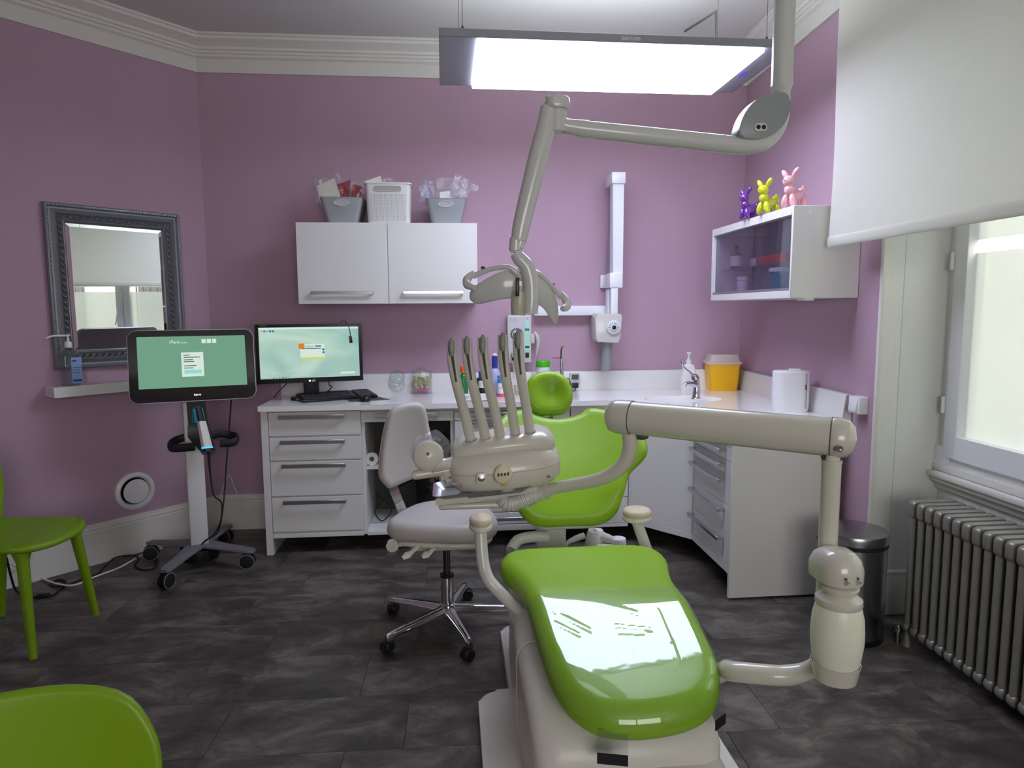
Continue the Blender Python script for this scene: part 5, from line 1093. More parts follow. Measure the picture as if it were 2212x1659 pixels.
b.tube(wc_, [.009, .007]+[.0042]*14, 8, sub=6); b.obj('cord', M_rubber, wd)
# handle ring
for sgn, px in ((-1, [(440, 952), (405, 945), (378, 952), (366, 962), (375, 968), (420, 965)]), (1, [(448, 950), (470, 937), (498, 940), (512, 945), (506, 955), (475, 958)])):
    ys = [3.80, 3.82, 3.79, 3.73, 3.68, 3.68] if sgn < 0 else [3.80, 3.86, 3.88, 3.84, 3.79, 3.77]
    b = MB(); pts = [P(x, y, Y=Y) for (x, y), Y in zip(px, ys)]; sp2, _ = spline(pts, 6); rg = []
    for i, p in enumerate(sp2):
        t_ = (sp2[min(i+1, len(sp2)-1)]-sp2[max(0, i-1)]).normalized(); n_ = t_.cross(Vector((0, 0, 1))).normalized()*.011; rg.append([p+n_*math.cos(a)+Vector((0, 0, .023*math.sin(a))) for a in [2*math.pi*k/10 for k in range(10)]])
    b.loft(rg); b.obj('grab_handle', M_rubber, ca)
b = MB(Tc); b.box(-.075, .075, .0, .07, .93, .955, r=.01); b.obj('bracket', mat('smoked_plastic', '#4a3f45', .3), ca)
# ================================================================== GREEN CHAIRS
def green_chair(label, M, group):
    loc = M.translation
    g_ = thing('plastic_chair', label, 'chair', tuple(loc), group)
    # local: x = forward, y = left, origin on floor at centre
    os_ = cspline([(.255, 0), (.24, .12), (.18, .20), (.05, .222), (-.12, .205), (-.205, .17), (-.225, 0), (-.205, -.17), (-.12, -.205), (.05, -.222), (.18, -.20), (.24, -.12)], 4)
    def sf(p): return Vector((p.x, p.y, .462 + p.z - .012*math.exp(-(p.x/.16)**2-(p.y/.15)**2) + .01*(p.x/.23)**3*(-1)))
    b = MB(M); b.cushion(os_, .03, .014, sf, rings=9); b.obj('seat', M_gplas, g_, ang=80)
    for lx, ly, fx, fy in ((.165, .165, .205, .205), (.165, -.165, .205, -.205), (-.17, .15, -.235, .19), (-.17, -.15, -.235, -.19)):
        b = MB(M); b.tube([(lx*.93, ly*.93, .458), (lx*.97, ly*.97, .44), (lx, ly, .40), (fx, fy, 0)], [.05, .036, .024, .0155], 16); b.obj('leg', M_gplas, g_, ang=60)
    ob_ = cspline([(-.15, 0), (-.185, .08), (-.205, .19), (-.195, .27), (-.14, .335), (0, .352), (.14, .335), (.195, .27), (.205, .19), (.185, .08), (.15, 0), (0, -.005)], 4)
    def bf(p): 
        return Vector((-.20 - .12*(p.y+.02) + 1.1*p.x*p.x*.9 + p.z, p.x, .472 + p.y))
    b = MB(M); b.cushion(ob_, .022, .010, bf, rings=9); b.obj('backrest', M_gplas, g_, ang=80)
    return g_
fa, fb = P(209, 1326, Z=0), P(70, 1425, Z=0)
mid = (fa+fb)/2; lat = (fa-fb).normalized(); fw = Vector((lat.y, -lat.x, 0))
green_chair('green plastic chair standing on four legs by the left wall', Matrix((fw, lat, Vector((0, 0, 1)))).transposed().to_4x4() if False else (Matrix.Translation(mid - fw*.205) @ Matrix((fw, lat, Vector((0, 0, 1)))).transposed().to_4x4()), 'green plastic chairs')
gt = P(200, 1478, Z=.80)
ang_ = R(-76)
green_chair('green plastic chair nearest the camera, only its backrest in view', TR(gt.x-.036, gt.y-.265, -.012, ang_), 'green plastic chairs')
# floor cables
def floorpts(l, r): return [P(x, y, Z=r+dz) for x, y, dz in l]
cable('floor_cable', 'black cable looping along the left skirting behind the green chair', floorpts([(14, 1205, .22), (25, 1250, .08), (35, 1275, .0), (60, 1289, 0), (110, 1287, 0), (135, 1268, 0), (142, 1256, .0), (125, 1253, 0), (108, 1262, 0), (135, 1266, .004), (180, 1250, .004), (210, 1240, .0), (228, 1222, .01), (250, 1205, .04), (285, 1200, .04), (300, 1207, .02), (292, 1222, 0), (310, 1231, 0), (335, 1226, 0), (338, 1210, 0)], .006), .0055, M_rubber)
cable('floor_cable', 'white cable running along the left skirting to the scanner cart', floorpts([(18, 1216, .16), (50, 1232, .07), (85, 1246, .01), (120, 1260, .012), (160, 1264, .012), (205, 1246, .004), (260, 1225, .0), (310, 1197, .02), (350, 1184, .03)], .005), .0045, M_paper)
b = MB(); pa_, pb_ = P(78, 1288, Z=.012), P(108, 1285, Z=.012); b.tube([pa_, pa_.lerp(pb_, .1), pa_.lerp(pb_, .9), pb_], [.006, .011, .011, .006], 12); tag(b.obj('cable_adapter', M_rubber), 'black inline adapter on the floor cable by the left skirting', 'adapter')
cable('wall_cable', 'thin white cable arching along the back wall beside the drawer cabinet', [P(468, 1100, Y=4.40), P(480, 1060, Y=4.41), P(492, 1028, Y=4.42), P(498, 1030, Y=4.42), P(510, 1060, Y=4.42), P(525, 1087, Y=4.41), P(545, 1102, Y=4.41), P(563, 1102, Y=4.40), P(600, 1090, Y=4.40)], .0028, M_paper)
# ================================================================== COMPUTER
mon = thing('computer_monitor', 'black computer monitor with a pale green desktop on the worktop', 'monitor', tuple(P(672, 845, Z=ZT)))
mcn = P(670.5, 763, Y=4.13); ma = R(15); TMn = frame(mcn, (math.cos(ma), math.sin(ma), 0), (math.sin(ma), -math.cos(ma), .06))
MWd, MHt = .612, .349
b = MB(TMn); b.box(-MWd/2, MWd/2, -MHt/2, MHt/2, -.022, 0, r=.003); b.box(-.2, .2, -.12, .12, -.05, -.02, r=.01); b.obj('housing', M_black, mon)
M_d1 = bpy.data.materials.new('desktop'); M_d1.use_nodes = True; nt = M_d1.node_tree; N = nt.nodes; N.remove(N['Principled BSDF']); e = N.new('ShaderNodeEmission'); e.inputs[1].default_value = .62
tcn = N.new('ShaderNodeTexCoord'); wv = N.new('ShaderNodeTexNoise'); wv.inputs['Scale'].default_value = 1.6; wv.inputs['Distortion'].default_value = 2.0; mpn = N.new('ShaderNodeMapping'); mpn.inputs['Scale'].default_value = (1, 1, 2.2)
crn = N.new('ShaderNodeValToRGB'); crn.color_ramp.elements[0].position = .3; crn.color_ramp.elements[0].color = lin((150, 192, 186)); crn.color_ramp.elements[1].position = .7; crn.color_ramp.elements[1].color = lin((196, 224, 208))
nt.links.new(tcn.outputs['Object'], mpn.inputs[0]); nt.links.new(mpn.outputs[0], wv.inputs['Vector']); nt.links.new(wv.outputs['Fac'], crn.inputs[0]); nt.links.new(crn.outputs[0], e.inputs[0]); nt.links.new(e.outputs[0], N['Material Output'].inputs[0])
dw, dh = MWd-.04, MHt-.046
b = MB(TMn); b.box(-dw/2, dw/2, -dh/2+.006, dh/2+.004, .0002, .0008); ds = b.obj('display', M_d1, mon)
def ui(x0, x1, y0, y1, m, name='window', k=0): b = MB(TMn); b.box(x0*dw-dw/2, x1*dw-dw/2, y0*dh-dh/2+.006, y1*dh-dh/2+.006, .0009+k*.0003, .0011+k*.0003); return b.obj(name, m, ds)
ui(0, 1, .955, .993, M_s2, 'menu_bar'); ui(0, 1, 0, .028, emis('taskbar', (176, 205, 196), .6), 'taskbar')
for k, c in enumerate(((240, 190, 120), (60, 120, 200), (120, 200, 220), (40, 90, 180), (50, 110, 200))): ui(.02+k*.028, .038+k*.028, .905, .94, emis('icon_%d' % k, c, .55), 'icon')
for k, c in enumerate(((60, 160, 210), (230, 150, 60), (90, 170, 90), (40, 80, 160), (200, 80, 60), (80, 200, 230))): ui(.12+k*.03, .135+k*.03, .003, .025, emis('task_%d' % k, c, .55), 'icon', 1)
ui(.40, .645, .37, .66, M_s2, 'dialog_window'); ui(.40, .645, .37, .40, emis('yellow_bar', (214, 224, 70), .62), 'dialog_bar', 1); ui(.385, .44, .57, .675, emis('orange_tile', (236, 128, 40), .62), 'logo_tile', 1); ui(.415, .61, .568, .58, emis('navy_bar', (30, 50, 110), .8), 'dialog_bar', 2); ui(.55, .61, .605, .63, emis('blue_bar', (60, 110, 190), .62), 'dialog_bar', 1)
for k in range(2): 
    b = MB(TMn); b.prism(circ(.007, 14, .632*dw-dw/2, (.55-.058*k)*dh-dh/2+.006), .0012, .0016); b.obj('icon', M_lblue, ds)
text('logos', .026, TMn @ Matrix.Translation((.49*dw-dw/2, .615*dh-dh/2+.006, .0015)), emis('grey_text', (120, 130, 140), .7), 'screen_text', ds)
ui(.80, .95, .055, .095, M_s2, 'notification')
text('LG', .016, TMn @ Matrix.Translation((.012, -MHt/2+.010, .0004)), M_alu, 'logo', mon)
b = MB(TMn); b.prism(circ(.0062, 18, -.010, -MHt/2+.010), .0002, .0006); b.obj('logo', M_alu, mon)
text('FLATRON', .008, TMn @ Matrix.Translation((-MWd/2+.045, MHt/2-.008, .0004)), M_grey, 'lettering', mon)
sb_ = mcn + Vector((math.sin(ma), -math.cos(ma), 0))*-.04
b = MB(TR(sb_.x, sb_.y, ZT+.001, ma)); b.box(-.045, .045, -.02, .02, .012, mcn.z-ZT, r=.006); b.obj('stand', M_black, mon)
b = MB(TR(sb_.x, sb_.y, ZT+.001, ma)); b.prism(rrect(.24, .11, .03, 6, 0, .03), 0, .014, r=.004); b.obj('stand_base', M_black, mon)
cable('monitor_cable', 'black cable dropping from behind the monitor to the worktop', [P(711, 820, Y=4.24), P(711, 832, Y=4.24), P(716, 837, Y=4.23), (P(722, 840, Z=ZT+.003).x, 4.21, ZT+.004)], .003, M_black)
cable('monitor_cable', 'black cable leaving the left edge of the worktop behind the monitor', [P(622, 826, Y=4.22), P(612, 836, Y=4.2), P(600, 848, Y=4.18), P(592, 858, Y=4.16)], .003, M_black)
wcm = thing('webcam', 'small black webcam hanging by its cord over the monitor corner', 'webcam', tuple(P(757, 733, Y=4.08)))
b = MB(); b.tube([P(735, 697, Y=4.12), P(742, 693, Y=4.10), P(750, 700, Y=4.085), P(755, 712, Y=4.08), P(757, 726, Y=4.08)], .0025, 8, sub=4); b.obj('cord', M_black, wcm)
wp_ = P(757.5, 733.5, Y=4.075); b = MB(frame(wp_, (1, .2, .12), (.2, -1, 0))); b.box(-.009, .009, -.02, .02, -.006, .006, r=.002); b.obj('body', M_black, wcm)
# keyboard, mouse, mat
kb = [P(654, 867, Z=ZT+.01), P(823, 855, Z=ZT+.01), P(806, 841, Z=ZT+.02), P(640, 850, Z=ZT+.02)]
kx = (kb[1]-kb[0]); kw = .455; Tkb = frame(Vector((kb[0].x, kb[0].y, ZT+.0005)), (kx.x, kx.y, 0), (0, 0, 1)) @ Matrix.Rotation(R(6), 4, 'X')
key = thing('keyboard', 'black computer keyboard in front of the monitor', 'keyboard', tuple(Tkb.translation))
b = MB(Tkb); b.box(0, kw, 0, .185, .001, .016, r=.004); b.obj('case', M_black, key)
b = MB(Tkb)
for r_ in range(6):
    for c in range(21):
        if c in (15, ) and True: continue
        x = .012+c*.0205; y = .014+r_*.0255 + (.008 if r_ == 5 else 0)
        if r_ == 0 and 3 <= c <= 8:
            if c == 3: b.box(x, x+.12, y, y+.017, .016, .021)
            continue
        b.box(x, x+.0170, y, y+.0205, .016, .022)
ks = b.obj('keys', mat('key_plastic', '#3a3b40', .4), key); ks['kind'] = 'stuff'
ms = P(789, 866, Z=ZT); b = MB(TR(ms.x, ms.y, ZT+.002, R(10))); b.loft([[(x*s_, y*s_*1, z) for x, y in rrect(.062, .11, .03, 5)] for s_, z in ((.9, 0), (1, .005), (.98, .018), (.85, .030), (.55, .037), (.1, .039))]); mo = thing('computer_mouse', 'black computer mouse right of the keyboard', 'mouse', (ms.x, ms.y, ZT+.002)); 
b.obj('body', M_black, mo); b = MB(TR(ms.x, ms.y, ZT, R(10))); b.box(-.003, .003, .02, .035, .03, .040, r=.001); b.obj('wheel', M_dgrey, mo)
m0, m1, m2, m3 = P(745, 861, Z=ZT), P(757, 868.5, Z=ZT), P(842, 863, Z=ZT), P(815, 857, Z=ZT)
b = MB(); b.prism([(m1.x, m1.y), (m2.x, m2.y), (m3.x, m3.y), (m0.x, m0.y)], ZT+.0003, ZT+.0018); tag(b.obj('mouse_mat', mat('grey_card', '#4c4b4d', .6)), 'dark grey card used as a mouse mat beside the keyboard', 'mouse mat')
# ================================================================== THINGS ON THE WORKTOP
def at(px, py=845, Z=ZT): p = P(px, py, Z=Z); return p
def hz(py, px, y): return P(px, py, Y=y).z
def cotton(T, n, fn, m, name, par, seed):
    rnd = random.Random(seed); b = MB(T)
    for _ in range(n):
        x, y, z, r_, l = fn(rnd); d = Vector((rnd.uniform(-1, 1), rnd.uniform(-1, 1), rnd.uniform(-.5, .5))).normalized()*l; c = Vector((x, y, z)); b.cyl(c-d, c+d, r_, seg=7)
    o = b.obj(name, m, par); o['kind'] = 'stuff'; return o
M_jar = film('jar_glass', (238, 243, 243), trans=.95, rough=.02, ior=1.5)
# jar 1: round fish-bowl jar with cotton rolls
j1 = at(858, 848); jr = .068
jar1 = thing('glass_jar', 'round clear jar of white cotton rolls beside the keyboard', 'jar', (j1.x, j1.y, ZT))
mv = Vector((.12, -.85, .5)).normalized()
def bowl(T, r, h, thick, mouth):
    b = MB(T); b.lathe([(r*.55, 0), (r*.8, h*.08), (r*.97, h*.28), (r, h*.48), (r*.93, h*.7), (r*.75, h*.87), (r*.5, h*.97), (r*.45, h)], 32, cap=False); b._add([(x, y, .0005) for x, y in circ(r*.55, 24)], [tuple(range(24))]); return b
b = bowl(TR(j1.x, j1.y, ZT+.0005), jr, .125, .002, 0); b.obj('bowl', M_jar, jar1)
mo_ = Vector((j1.x, j1.y, ZT+.075)) + mv*.055
b = MB(axis(mo_, mo_+mv)); b.lathe([(.044, -.006), (.046, .004), (.048, .010), (.044, .012), (.042, .004), (.041, -.006)], 28, cap=False); b.obj('rim', M_jar, jar1)
def fj(rnd): a = rnd.uniform(0, 6.28); r_ = .046*math.sqrt(rnd.random()); return (r_*math.cos(a), r_*math.sin(a), rnd.uniform(.020, .060), .0065, .016)
cotton(TR(j1.x, j1.y, ZT), 120, fj, mat('cotton', '#f4f2ee', .9), 'cotton_rolls', jar1, 1)
j2 = at(912, 849)
jar2 = thing('glass_jar', 'square clear jar of cream discs over a pink layer, beside the round jar', 'jar', (j2.x, j2.y, ZT))
b = MB(TR(j2.x, j2.y, ZT+.0005)); sq = rrect(.128, .10, .02, 5); b.loft([[(x*s_, y*s_, z) for x, y in sq] for s_, z in ((.95, 0), (1, .006), (1, .135), (.96, .145))], cap=False); b._add([(x, y, .0004) for x, y in sq], [tuple(range(len(sq)))]); b.obj('bowl', M_jar, jar2)
mo_ = Vector((j2.x+.005, j2.y-.045, ZT+.115)); b = MB(axis(mo_, mo_+mv)); b.lathe([(.052, -.01), (.055, .004), (.058, .012), (.053, .014), (.050, .004), (.049, -.01)], 28, cap=False); b.obj('rim', M_jar, jar2)
def fk(rnd): return (rnd.uniform(-.05, .05), rnd.uniform(-.037, .037), rnd.uniform(.036, .105)-.25*0, .010, .0035)
cotton(TR(j2.x, j2.y, ZT), 150, fk, mat('cream_foam', '#dccf9f', .8), 'foam_discs', jar2, 2)
def fp_(rnd): return (rnd.uniform(-.045, .045), rnd.uniform(-.033, .033), rnd.uniform(.019, .030), .009, .008)
cotton(TR(j2.x, j2.y, ZT), 60, fp_, M_pink, 'pink_foam', jar2, 3)
# bottles
def bottle(px, base, top, wpx, name, label, body, cap, capf=.2, Y=4.2, neck=.5, lab=None, labr=(.15, .75), cat='bottle', seg=20, txt=None):
    c = P(px, base, Z=ZT) if Y is None else None
    y = c.y if c else Y; x = P(px, (base+top)/2, Y=y).x; r = wpx/2/FPX*y*1.0; z1 = P(px, top, Y=y).z; h = z1-ZT
    o = thing(name, label, cat, (x, y, ZT)); T_ = TR(x, y, ZT+.0004)
    hb_ = h*(1-capf)
    b = MB(T_); b.lathe([(r*.94, 0), (r, .004), (r, hb_*.82), (r*.85, hb_*.92), (r*neck, hb_*.97), (r*neck, hb_)], seg); b.obj('body', body, o)
    b = MB(T_); b.lathe([(r*neck*1.25, hb_), (r*neck*1.25, h*.97), (r*neck*.8, h)], seg); b.obj('cap', cap, o)
    if lab: b = MB(T_); b.lathe([(r*1.006, hb_*labr[0]), (r*1.006, hb_*labr[1])], seg, cap=False); b.obj('label', lab, o)
    return o, T_, r, hb_
bottle(1001, 847, 791, 19, 'antiseptic_bottle', 'green bottle with orange cap behind the instrument arms', mat('green_bottle', '#1e7a46', .3), M_orange, .22, Y=4.17, neck=.55)
o, T_, r, hb_ = bottle(1069, 853, 768, 20, 'spray_bottle', 'pale lilac bottle with dark blue and white cap', mat('lilac_bottle', '#b9bbdc', .3), M_blue, .30, Y=4.20, neck=.5)
b = MB(T_); b.lathe([(r*.55, hb_*1.42), (r*.6, hb_*1.46), (r*.3, hb_*1.5)], 16); b.obj('cap_top', M_paper, o)
o, T_, r, hb_ = bottle(1082, 852, 811, 15, 'product_can', 'small white can with blue top band and pink base print', M_paper, M_lblue, .12, Y=4.13, neck=.85, lab=M_lblue, labr=(.74, .95))
b = MB(T_); b.lathe([(r*1.008, .002), (r*1.008, hb_*.2)], 20, cap=False); b.obj('base_band', mat('coral_print', '#d8606e', .5), o)
text('APPLI', .010, T_ @ Matrix.Translation((0, -r*1.02, hb_*.5)) @ Matrix.Rotation(R(90), 4, 'X'), M_ink, 'lettering', o)
o, T_, r, hb_ = bottle(1041, 851, 823, 15, 'dropper_bottle', 'little black bottle with white cap on the white dish', M_black, M_paper, .42, Y=4.17, neck=.8)
small_box('carton', 'dark blue carton behind the little black bottle', 'box', P(1034, 820, Y=4.30).x, P(1052, 820, Y=4.30).x, 4.29, 4.33, ZT+.0003, P(1040, 803, Y=4.29).z, M_blue, None)
small_box('carton', 'black carton standing behind the white dish', 'box', P(1030, 820, Y=4.24).x, P(1046, 820, Y=4.24).x, 4.24, 4.275, ZT+.0003, P(1040, 817, Y=4.24).z, M_black, None)
ds_ = thing('white_dish', 'shallow white dish with paper behind the instrument arms', 'dish', tuple(P(1030, 850, Z=ZT)))
dd_ = P(1030, 852, Z=ZT); b = MB(TR(dd_.x, 4.10, ZT+.0004)); q_ = rrect(.17, .09, .02, 4); b.loft([[(x*s_, y*s_, z) for x, y in q_] for s_, z in ((.9, 0), (1, .022), (.97, .022), (.88, .004))]); b.obj('dish', M_pvc, ds_)
pd_ = P(1031, 860, Z=ZT); b = MB(TR(pd_.x, 3.99, ZT+.0003)); b.grid(8, 5, lambda u, v: (-.09+.18*u, -.035+.07*v, .004+.005*math.sin(u*5+v*3)**2)); tag(b.obj('paper_towel', M_paper), 'folded white paper towel at the worktop edge behind the instruments', 'paper towel')
small_box('mesh_basket', 'small beige woven box behind the instrument arms', 'box', P(1112, 840, Y=4.25).x, P(1126, 840, Y=4.25).x, 4.22, 4.28, ZT+.0003, P(1120, 833, Y=4.22).z, mat('beige_weave', '#b5ad92', .7, bump=.8, bscale=150))
# coil cord with small microphone-like probe on the control box
pr_ = thing('probe', 'small grey probe with coiled cord hanging below the control box', 'probe', tuple(w_(1108, 770, 4.35)))
b = MB(); b.tube([w_(1107, 762, 4.36), w_(1107, 767, 4.36), w_(1108, 772, 4.36)], [.007, .011, .008], 12, sub=3); b.obj('head', M_grey, pr_)
b = MB(); b.tube([w_(1108, 770, 4.36), w_(1108, 778, 4.36)], [.008, .006], 10); b.obj('grip', M_black, pr_)
b = MB(); sp3 = []
for k in range(160):
    t_ = k/159; p = w_(1108+3*math.sin(t_*2), 778+40*t_, 4.37); sp3.append(p + Vector((math.cos(t_*2*math.pi*14)*.007, math.sin(t_*2*math.pi*14)*.007, 0)))
b.tube(sp3, .0016, 6); b.obj('coil_cord', M_cream, pr_)
# green lidded tub
tb = thing('wipes_tub', 'white tub with bright green lid behind the headrest', 'tub', tuple(P(1173, 845, Z=ZT)))
tx_, ty2 = P(1173, 820, Y=4.32).x, 4.32; zt_ = P(1173, 779, Y=4.32).z; zl = P(1173, 791, Y=4.32).z; r_ = 15/FPX*4.32
b = MB(TR(tx_, ty2, 0)); b.lathe([(r_*.95, ZT+.0004), (r_*.98, ZT+.006), (r_*.98, zl)], 28); b.obj('body', M_paper, tb)
b = MB(TR(tx_, ty2, 0)); b.lathe([(r_*1.03, zl-.004), (r_*1.05, zl), (r_*1.04, zt_-.006), (r_*.95, zt_), (.001, zt_)], 28); b.obj('lid', M_lgreen, tb)
b = MB(TR(tx_, ty2, 0)); b.lathe([(r_*.99, zl-.07), (r_*.99, zl-.012)], 28, cap=False); b.obj('label', mat('pale_label', '#cfd9ea', .5), tb)
# curing light
cu_ = thing('curing_light', 'silver curing light wand with amber tip and red shield', 'curing light', tuple(P(1214, 845, Z=ZT)))
yc_ = 4.28; g = lambda px, py: P(px, py, Y=yc_)
b = MB(); b.tube([Vector((g(1214, 830).x, yc_, ZT+.001)), g(1214, 820), g(1213, 790), g(1212, 774)], [.014, .013, .011, .006], 14, sub=3); b.obj('body', M_alu, cu_)
b = MB(); b.tube([g(1212, 774), g(1212, 760), g(1213, 753), g(1215, 750)], .004, 10, sub=4); b.obj('light_guide', M_black, cu_)
b = MB(axis(g(1215, 751), g(1218, 747))); b.lathe([(.003, 0), (.008, .010), (.006, .014), (.001, .014)], 12); b.obj('tip', M_orange, cu_)
b = MB(axis(g(1204, 773), g(1204, 772))); b.lathe([(.032, 0), (.032, .002), (.001, .002)], 24); b.obj('shield', film('red_shield', (230, 90, 90), .9), cu_)
for py in (787, 800, 804): b = MB(); b.ell(g(1209.5, py)+Vector((0, -.012, 0)), .003, seg=8, rings=5); b.obj('button', M_black, cu_)
# socket with plug
so_ = thing('wall_socket', 'hinged grey socket box with plugged-in black adapter on the upstand', 'socket', tuple(P(1241, 822, Y=4.40)))
p0, p1 = P(1231, 828, Y=4.385), P(1253, 806, Y=4.385); b = MB(); b.box(p0.x, p1.x, 4.375, 4.425, p0.z, p1.z, r=.006); b.obj('case', M_cream2, so_)
p0, p1 = P(1235, 820, Y=4.37), P(1250, 809, Y=4.37); b = MB(); b.box(p0.x, p1.x, 4.371, 4.376, p0.z, p1.z, r=.001); b.obj('flap_window', M_dgrey, so_)
p0, p1 = P(1237, 838, Y=4.36), P(1249, 827, Y=4.36); b = MB(); b.box(p0.x, p1.x, 4.35, 4.39, p0.z, p1.z, r=.003); b.obj('adapter', M_black, so_)
b = MB(); b.tube([P(1243, 837, Y=4.36), P(1243, 843, Y=4.36), P(1234, 845, Y=4.35), P(1226, 836, Y=4.36), P(1222, 822, Y=4.37), P(1228, 818, Y=4.37), P(1232, 830, Y=4.36), P(1226, 843, Y=4.34), P(1236, 846, Y=4.33)], .0025, 8, sub=5); b.obj('cord', M_black, so_)
# ---------------------------------------------------------------- sink side
fy = sky+.17; fx0 = P(1503, 860, Z=ZT); fbx, fby = fx0.x, fx0.y
fa_ = thing('basin_tap', 'chrome mixer tap with long medical lever by the sink', 'tap', (fbx, fby, ZT)); g = lambda px, py, d=0: P(px, py, Y=fby+d)
b = MB(); b.tube([Vector((fbx, fby, ZT+.0003)), Vector((fbx, fby, ZT+.006)), g(1504, 845), g(1504, 826), g(1503, 815)], [.030, .024, .022, .021, .020], 20, sub=3); b.obj('body', M_chrome, fa_)
b = MB(); b.tube([g(1504, 832, -.01), g(1494, 829, -.02), g(1483, 829, -.03), g(1478, 833, -.035)], [.017, .015, .013, .012], 14, sub=4); b.obj('spout', M_chrome, fa_)
b = MB(); b.ell(g(1501, 816), (.024, .022, .024)); b.cyl(g(1498, 818, -.02), g(1498, 818, -.035), .010); b.obj('cartridge', M_chrome, fa_)
b = MB(); b.tube([g(1499, 812, -.02), g(1488, 803, -.03), g(1477, 793, -.04), g(1473, 782, -.045), g(1474, 777, -.045)], [.007, .005, .005, .006, .005], 10, sub=4, flat=1.2); b.obj('lever', M_chrome, fa_)
sp0 = P(1487, 853, Z=ZT); spy = sp0.y+.03; spx = P(1487, 820, Y=spy).x; sh_ = P(1487, 760, Y=spy).z-ZT
sb2 = thing('soap_bottle', 'translucent white soap pump bottle behind the tap', 'bottle', (spx, spy, ZT))
M_sopa = mat('translucent_white', '#e9e7e4', .3)
rr0 = rrect(.096, .06, .02, 5)
b = MB(TR(spx, spy, ZT+.0004)); b.loft([[(x*s_, y*s_, z) for x, y in rr0] for s_, z in ((.95, 0), (1, .006), (.98, sh_*.25), (.85, sh_*.55), (.68, sh_*.68), (.34, sh_*.71))]); b.obj('body', M_sopa, sb2)
b = MB(TR(spx, spy, ZT)); b.lathe([(.016, sh_*.70), (.016, sh_*.79), (.008, sh_*.84), (.006, sh_*.95), (.014, sh_*.955), (.014, sh_*.99), (.001, sh_)], 16); b.obj('pump', M_pvc, sb2)
b = MB(); b.tube([(spx, spy, ZT+sh_*.97), (spx-.01, spy-.03, ZT+sh_*.97), (spx-.012, spy-.045, ZT+sh_*.95)], .006, 8, sub=3); b.obj('nozzle', M_pvc, sb2)
# sharps box
yb0 = P(1560, 842, Z=ZT); sy0 = yb0.y+.015; sxb = P(1559, 810, Y=sy0).x
shp = thing('sharps_container', 'yellow sharps container with clear lid in the worktop corner', 'sharps container', (sxb, sy0, ZT))
k1 = P(1559, 784, Y=sy0-.06).z; rb = rrect(.17, .15, .022, 4); W_ = 70/FPX*sy0/.2
b = MB(TR(sxb, sy0, ZT+.0004, R(-8))); b.loft([[(x*s_*W_, y*s_*W_, z) for x, y in rb] for s_, z in ((.96, 0), (1, .006), (1.16, k1-ZT), (1.13, k1-ZT), (.95, .02))]); b.obj('tub', M_yellow, shp)
h2 = P(1559, 766, Y=sy0-.05).z-k1
b = MB(TR(sxb, sy0, k1, R(-8))); b.loft([[(x*s_*W_, y*s_*W_, z) for x, y in rb] for s_, z in ((1.18, -.012), (1.30, -.002), (1.30, .004), (1.14, .012), (1.02, h2*.9), (.95, h2), (.5, h2+.002), (.1, h2+.002))]); b.obj('lid', film('lid_plastic', (252, 244, 236), trans=.15, rough=.2), shp)
# wipes dispenser
d0 = P(1715, 890, Z=ZT); wx, wy = d0.x, d0.y+.045; hgt = P(1715, 800, Y=wy).z-ZT
wd_ = thing('towel_dispenser', 'white rounded dispenser box with lid standing on the right worktop', 'dispenser', (wx, wy, ZT))
oo_ = rrect(.185, .115, .056, 8)
b = MB(TR(wx, wy, ZT+.0004, R(-14))); b.loft([[(x*s_, y*s_, z) for x, y in oo_] for s_, z in ((.94, 0), (.97, .008), (.975, .016), (1, .02), (1, hgt*.93))]); b.obj('body', M_pvc, wd_)
b = MB(TR(wx, wy, ZT, R(-14))); b.loft([[(x*s_, y*s_, z) for x, y in oo_] for s_, z in ((1.0, hgt*.935), (1.0, hgt*.97), (.96, hgt*.99), (.9, hgt), (.1, hgt+.002))]); ld_ = b.obj('lid', M_pvc, wd_)
b = MB(TR(wx, wy, ZT, R(-14))); b.box(-.01, .045, -.02, .02, hgt, hgt+.010, r=.004); b.obj('tab', M_pvc, ld_)
b = MB(TR(wx, wy, ZT, R(-14))); b.box(.066, .0665, -.0582, -.03, .02, hgt*.93); b.obj('seam', M_grey, wd_)
b = MB(TR(wx, wy, ZT, R(-14))); b.box(.060, .066, -.0560, -.048, hgt*.55, hgt*.68, r=.001); b.obj('latch', mat('dark_red', '#6a2a2a', .4), wd_)
# light switch on the right wall
sw0 = P(1865, 874, X=RX(3.0)); rwx = RX(sw0.y)
sw = thing('light_switch', 'white rocker light switch on the right wall beside the window reveal', 'switch', (rwx, sw0.y, sw0.z))
b = MB(); b.box(rwx-.045, rwx-.0005, sw0.y-.042, sw0.y+.042, sw0.z-.040, sw0.z+.040, r=.003); b.obj('box', M_pvc, sw)
b = MB(frame((rwx-.046, sw0.y, sw0.z), (0, -1, 0), (-1, 0, .12))); b.box(-.03, .03, -.03, .03, -.004, .006, r=.002); b.obj('rocker', M_pvc, sw)
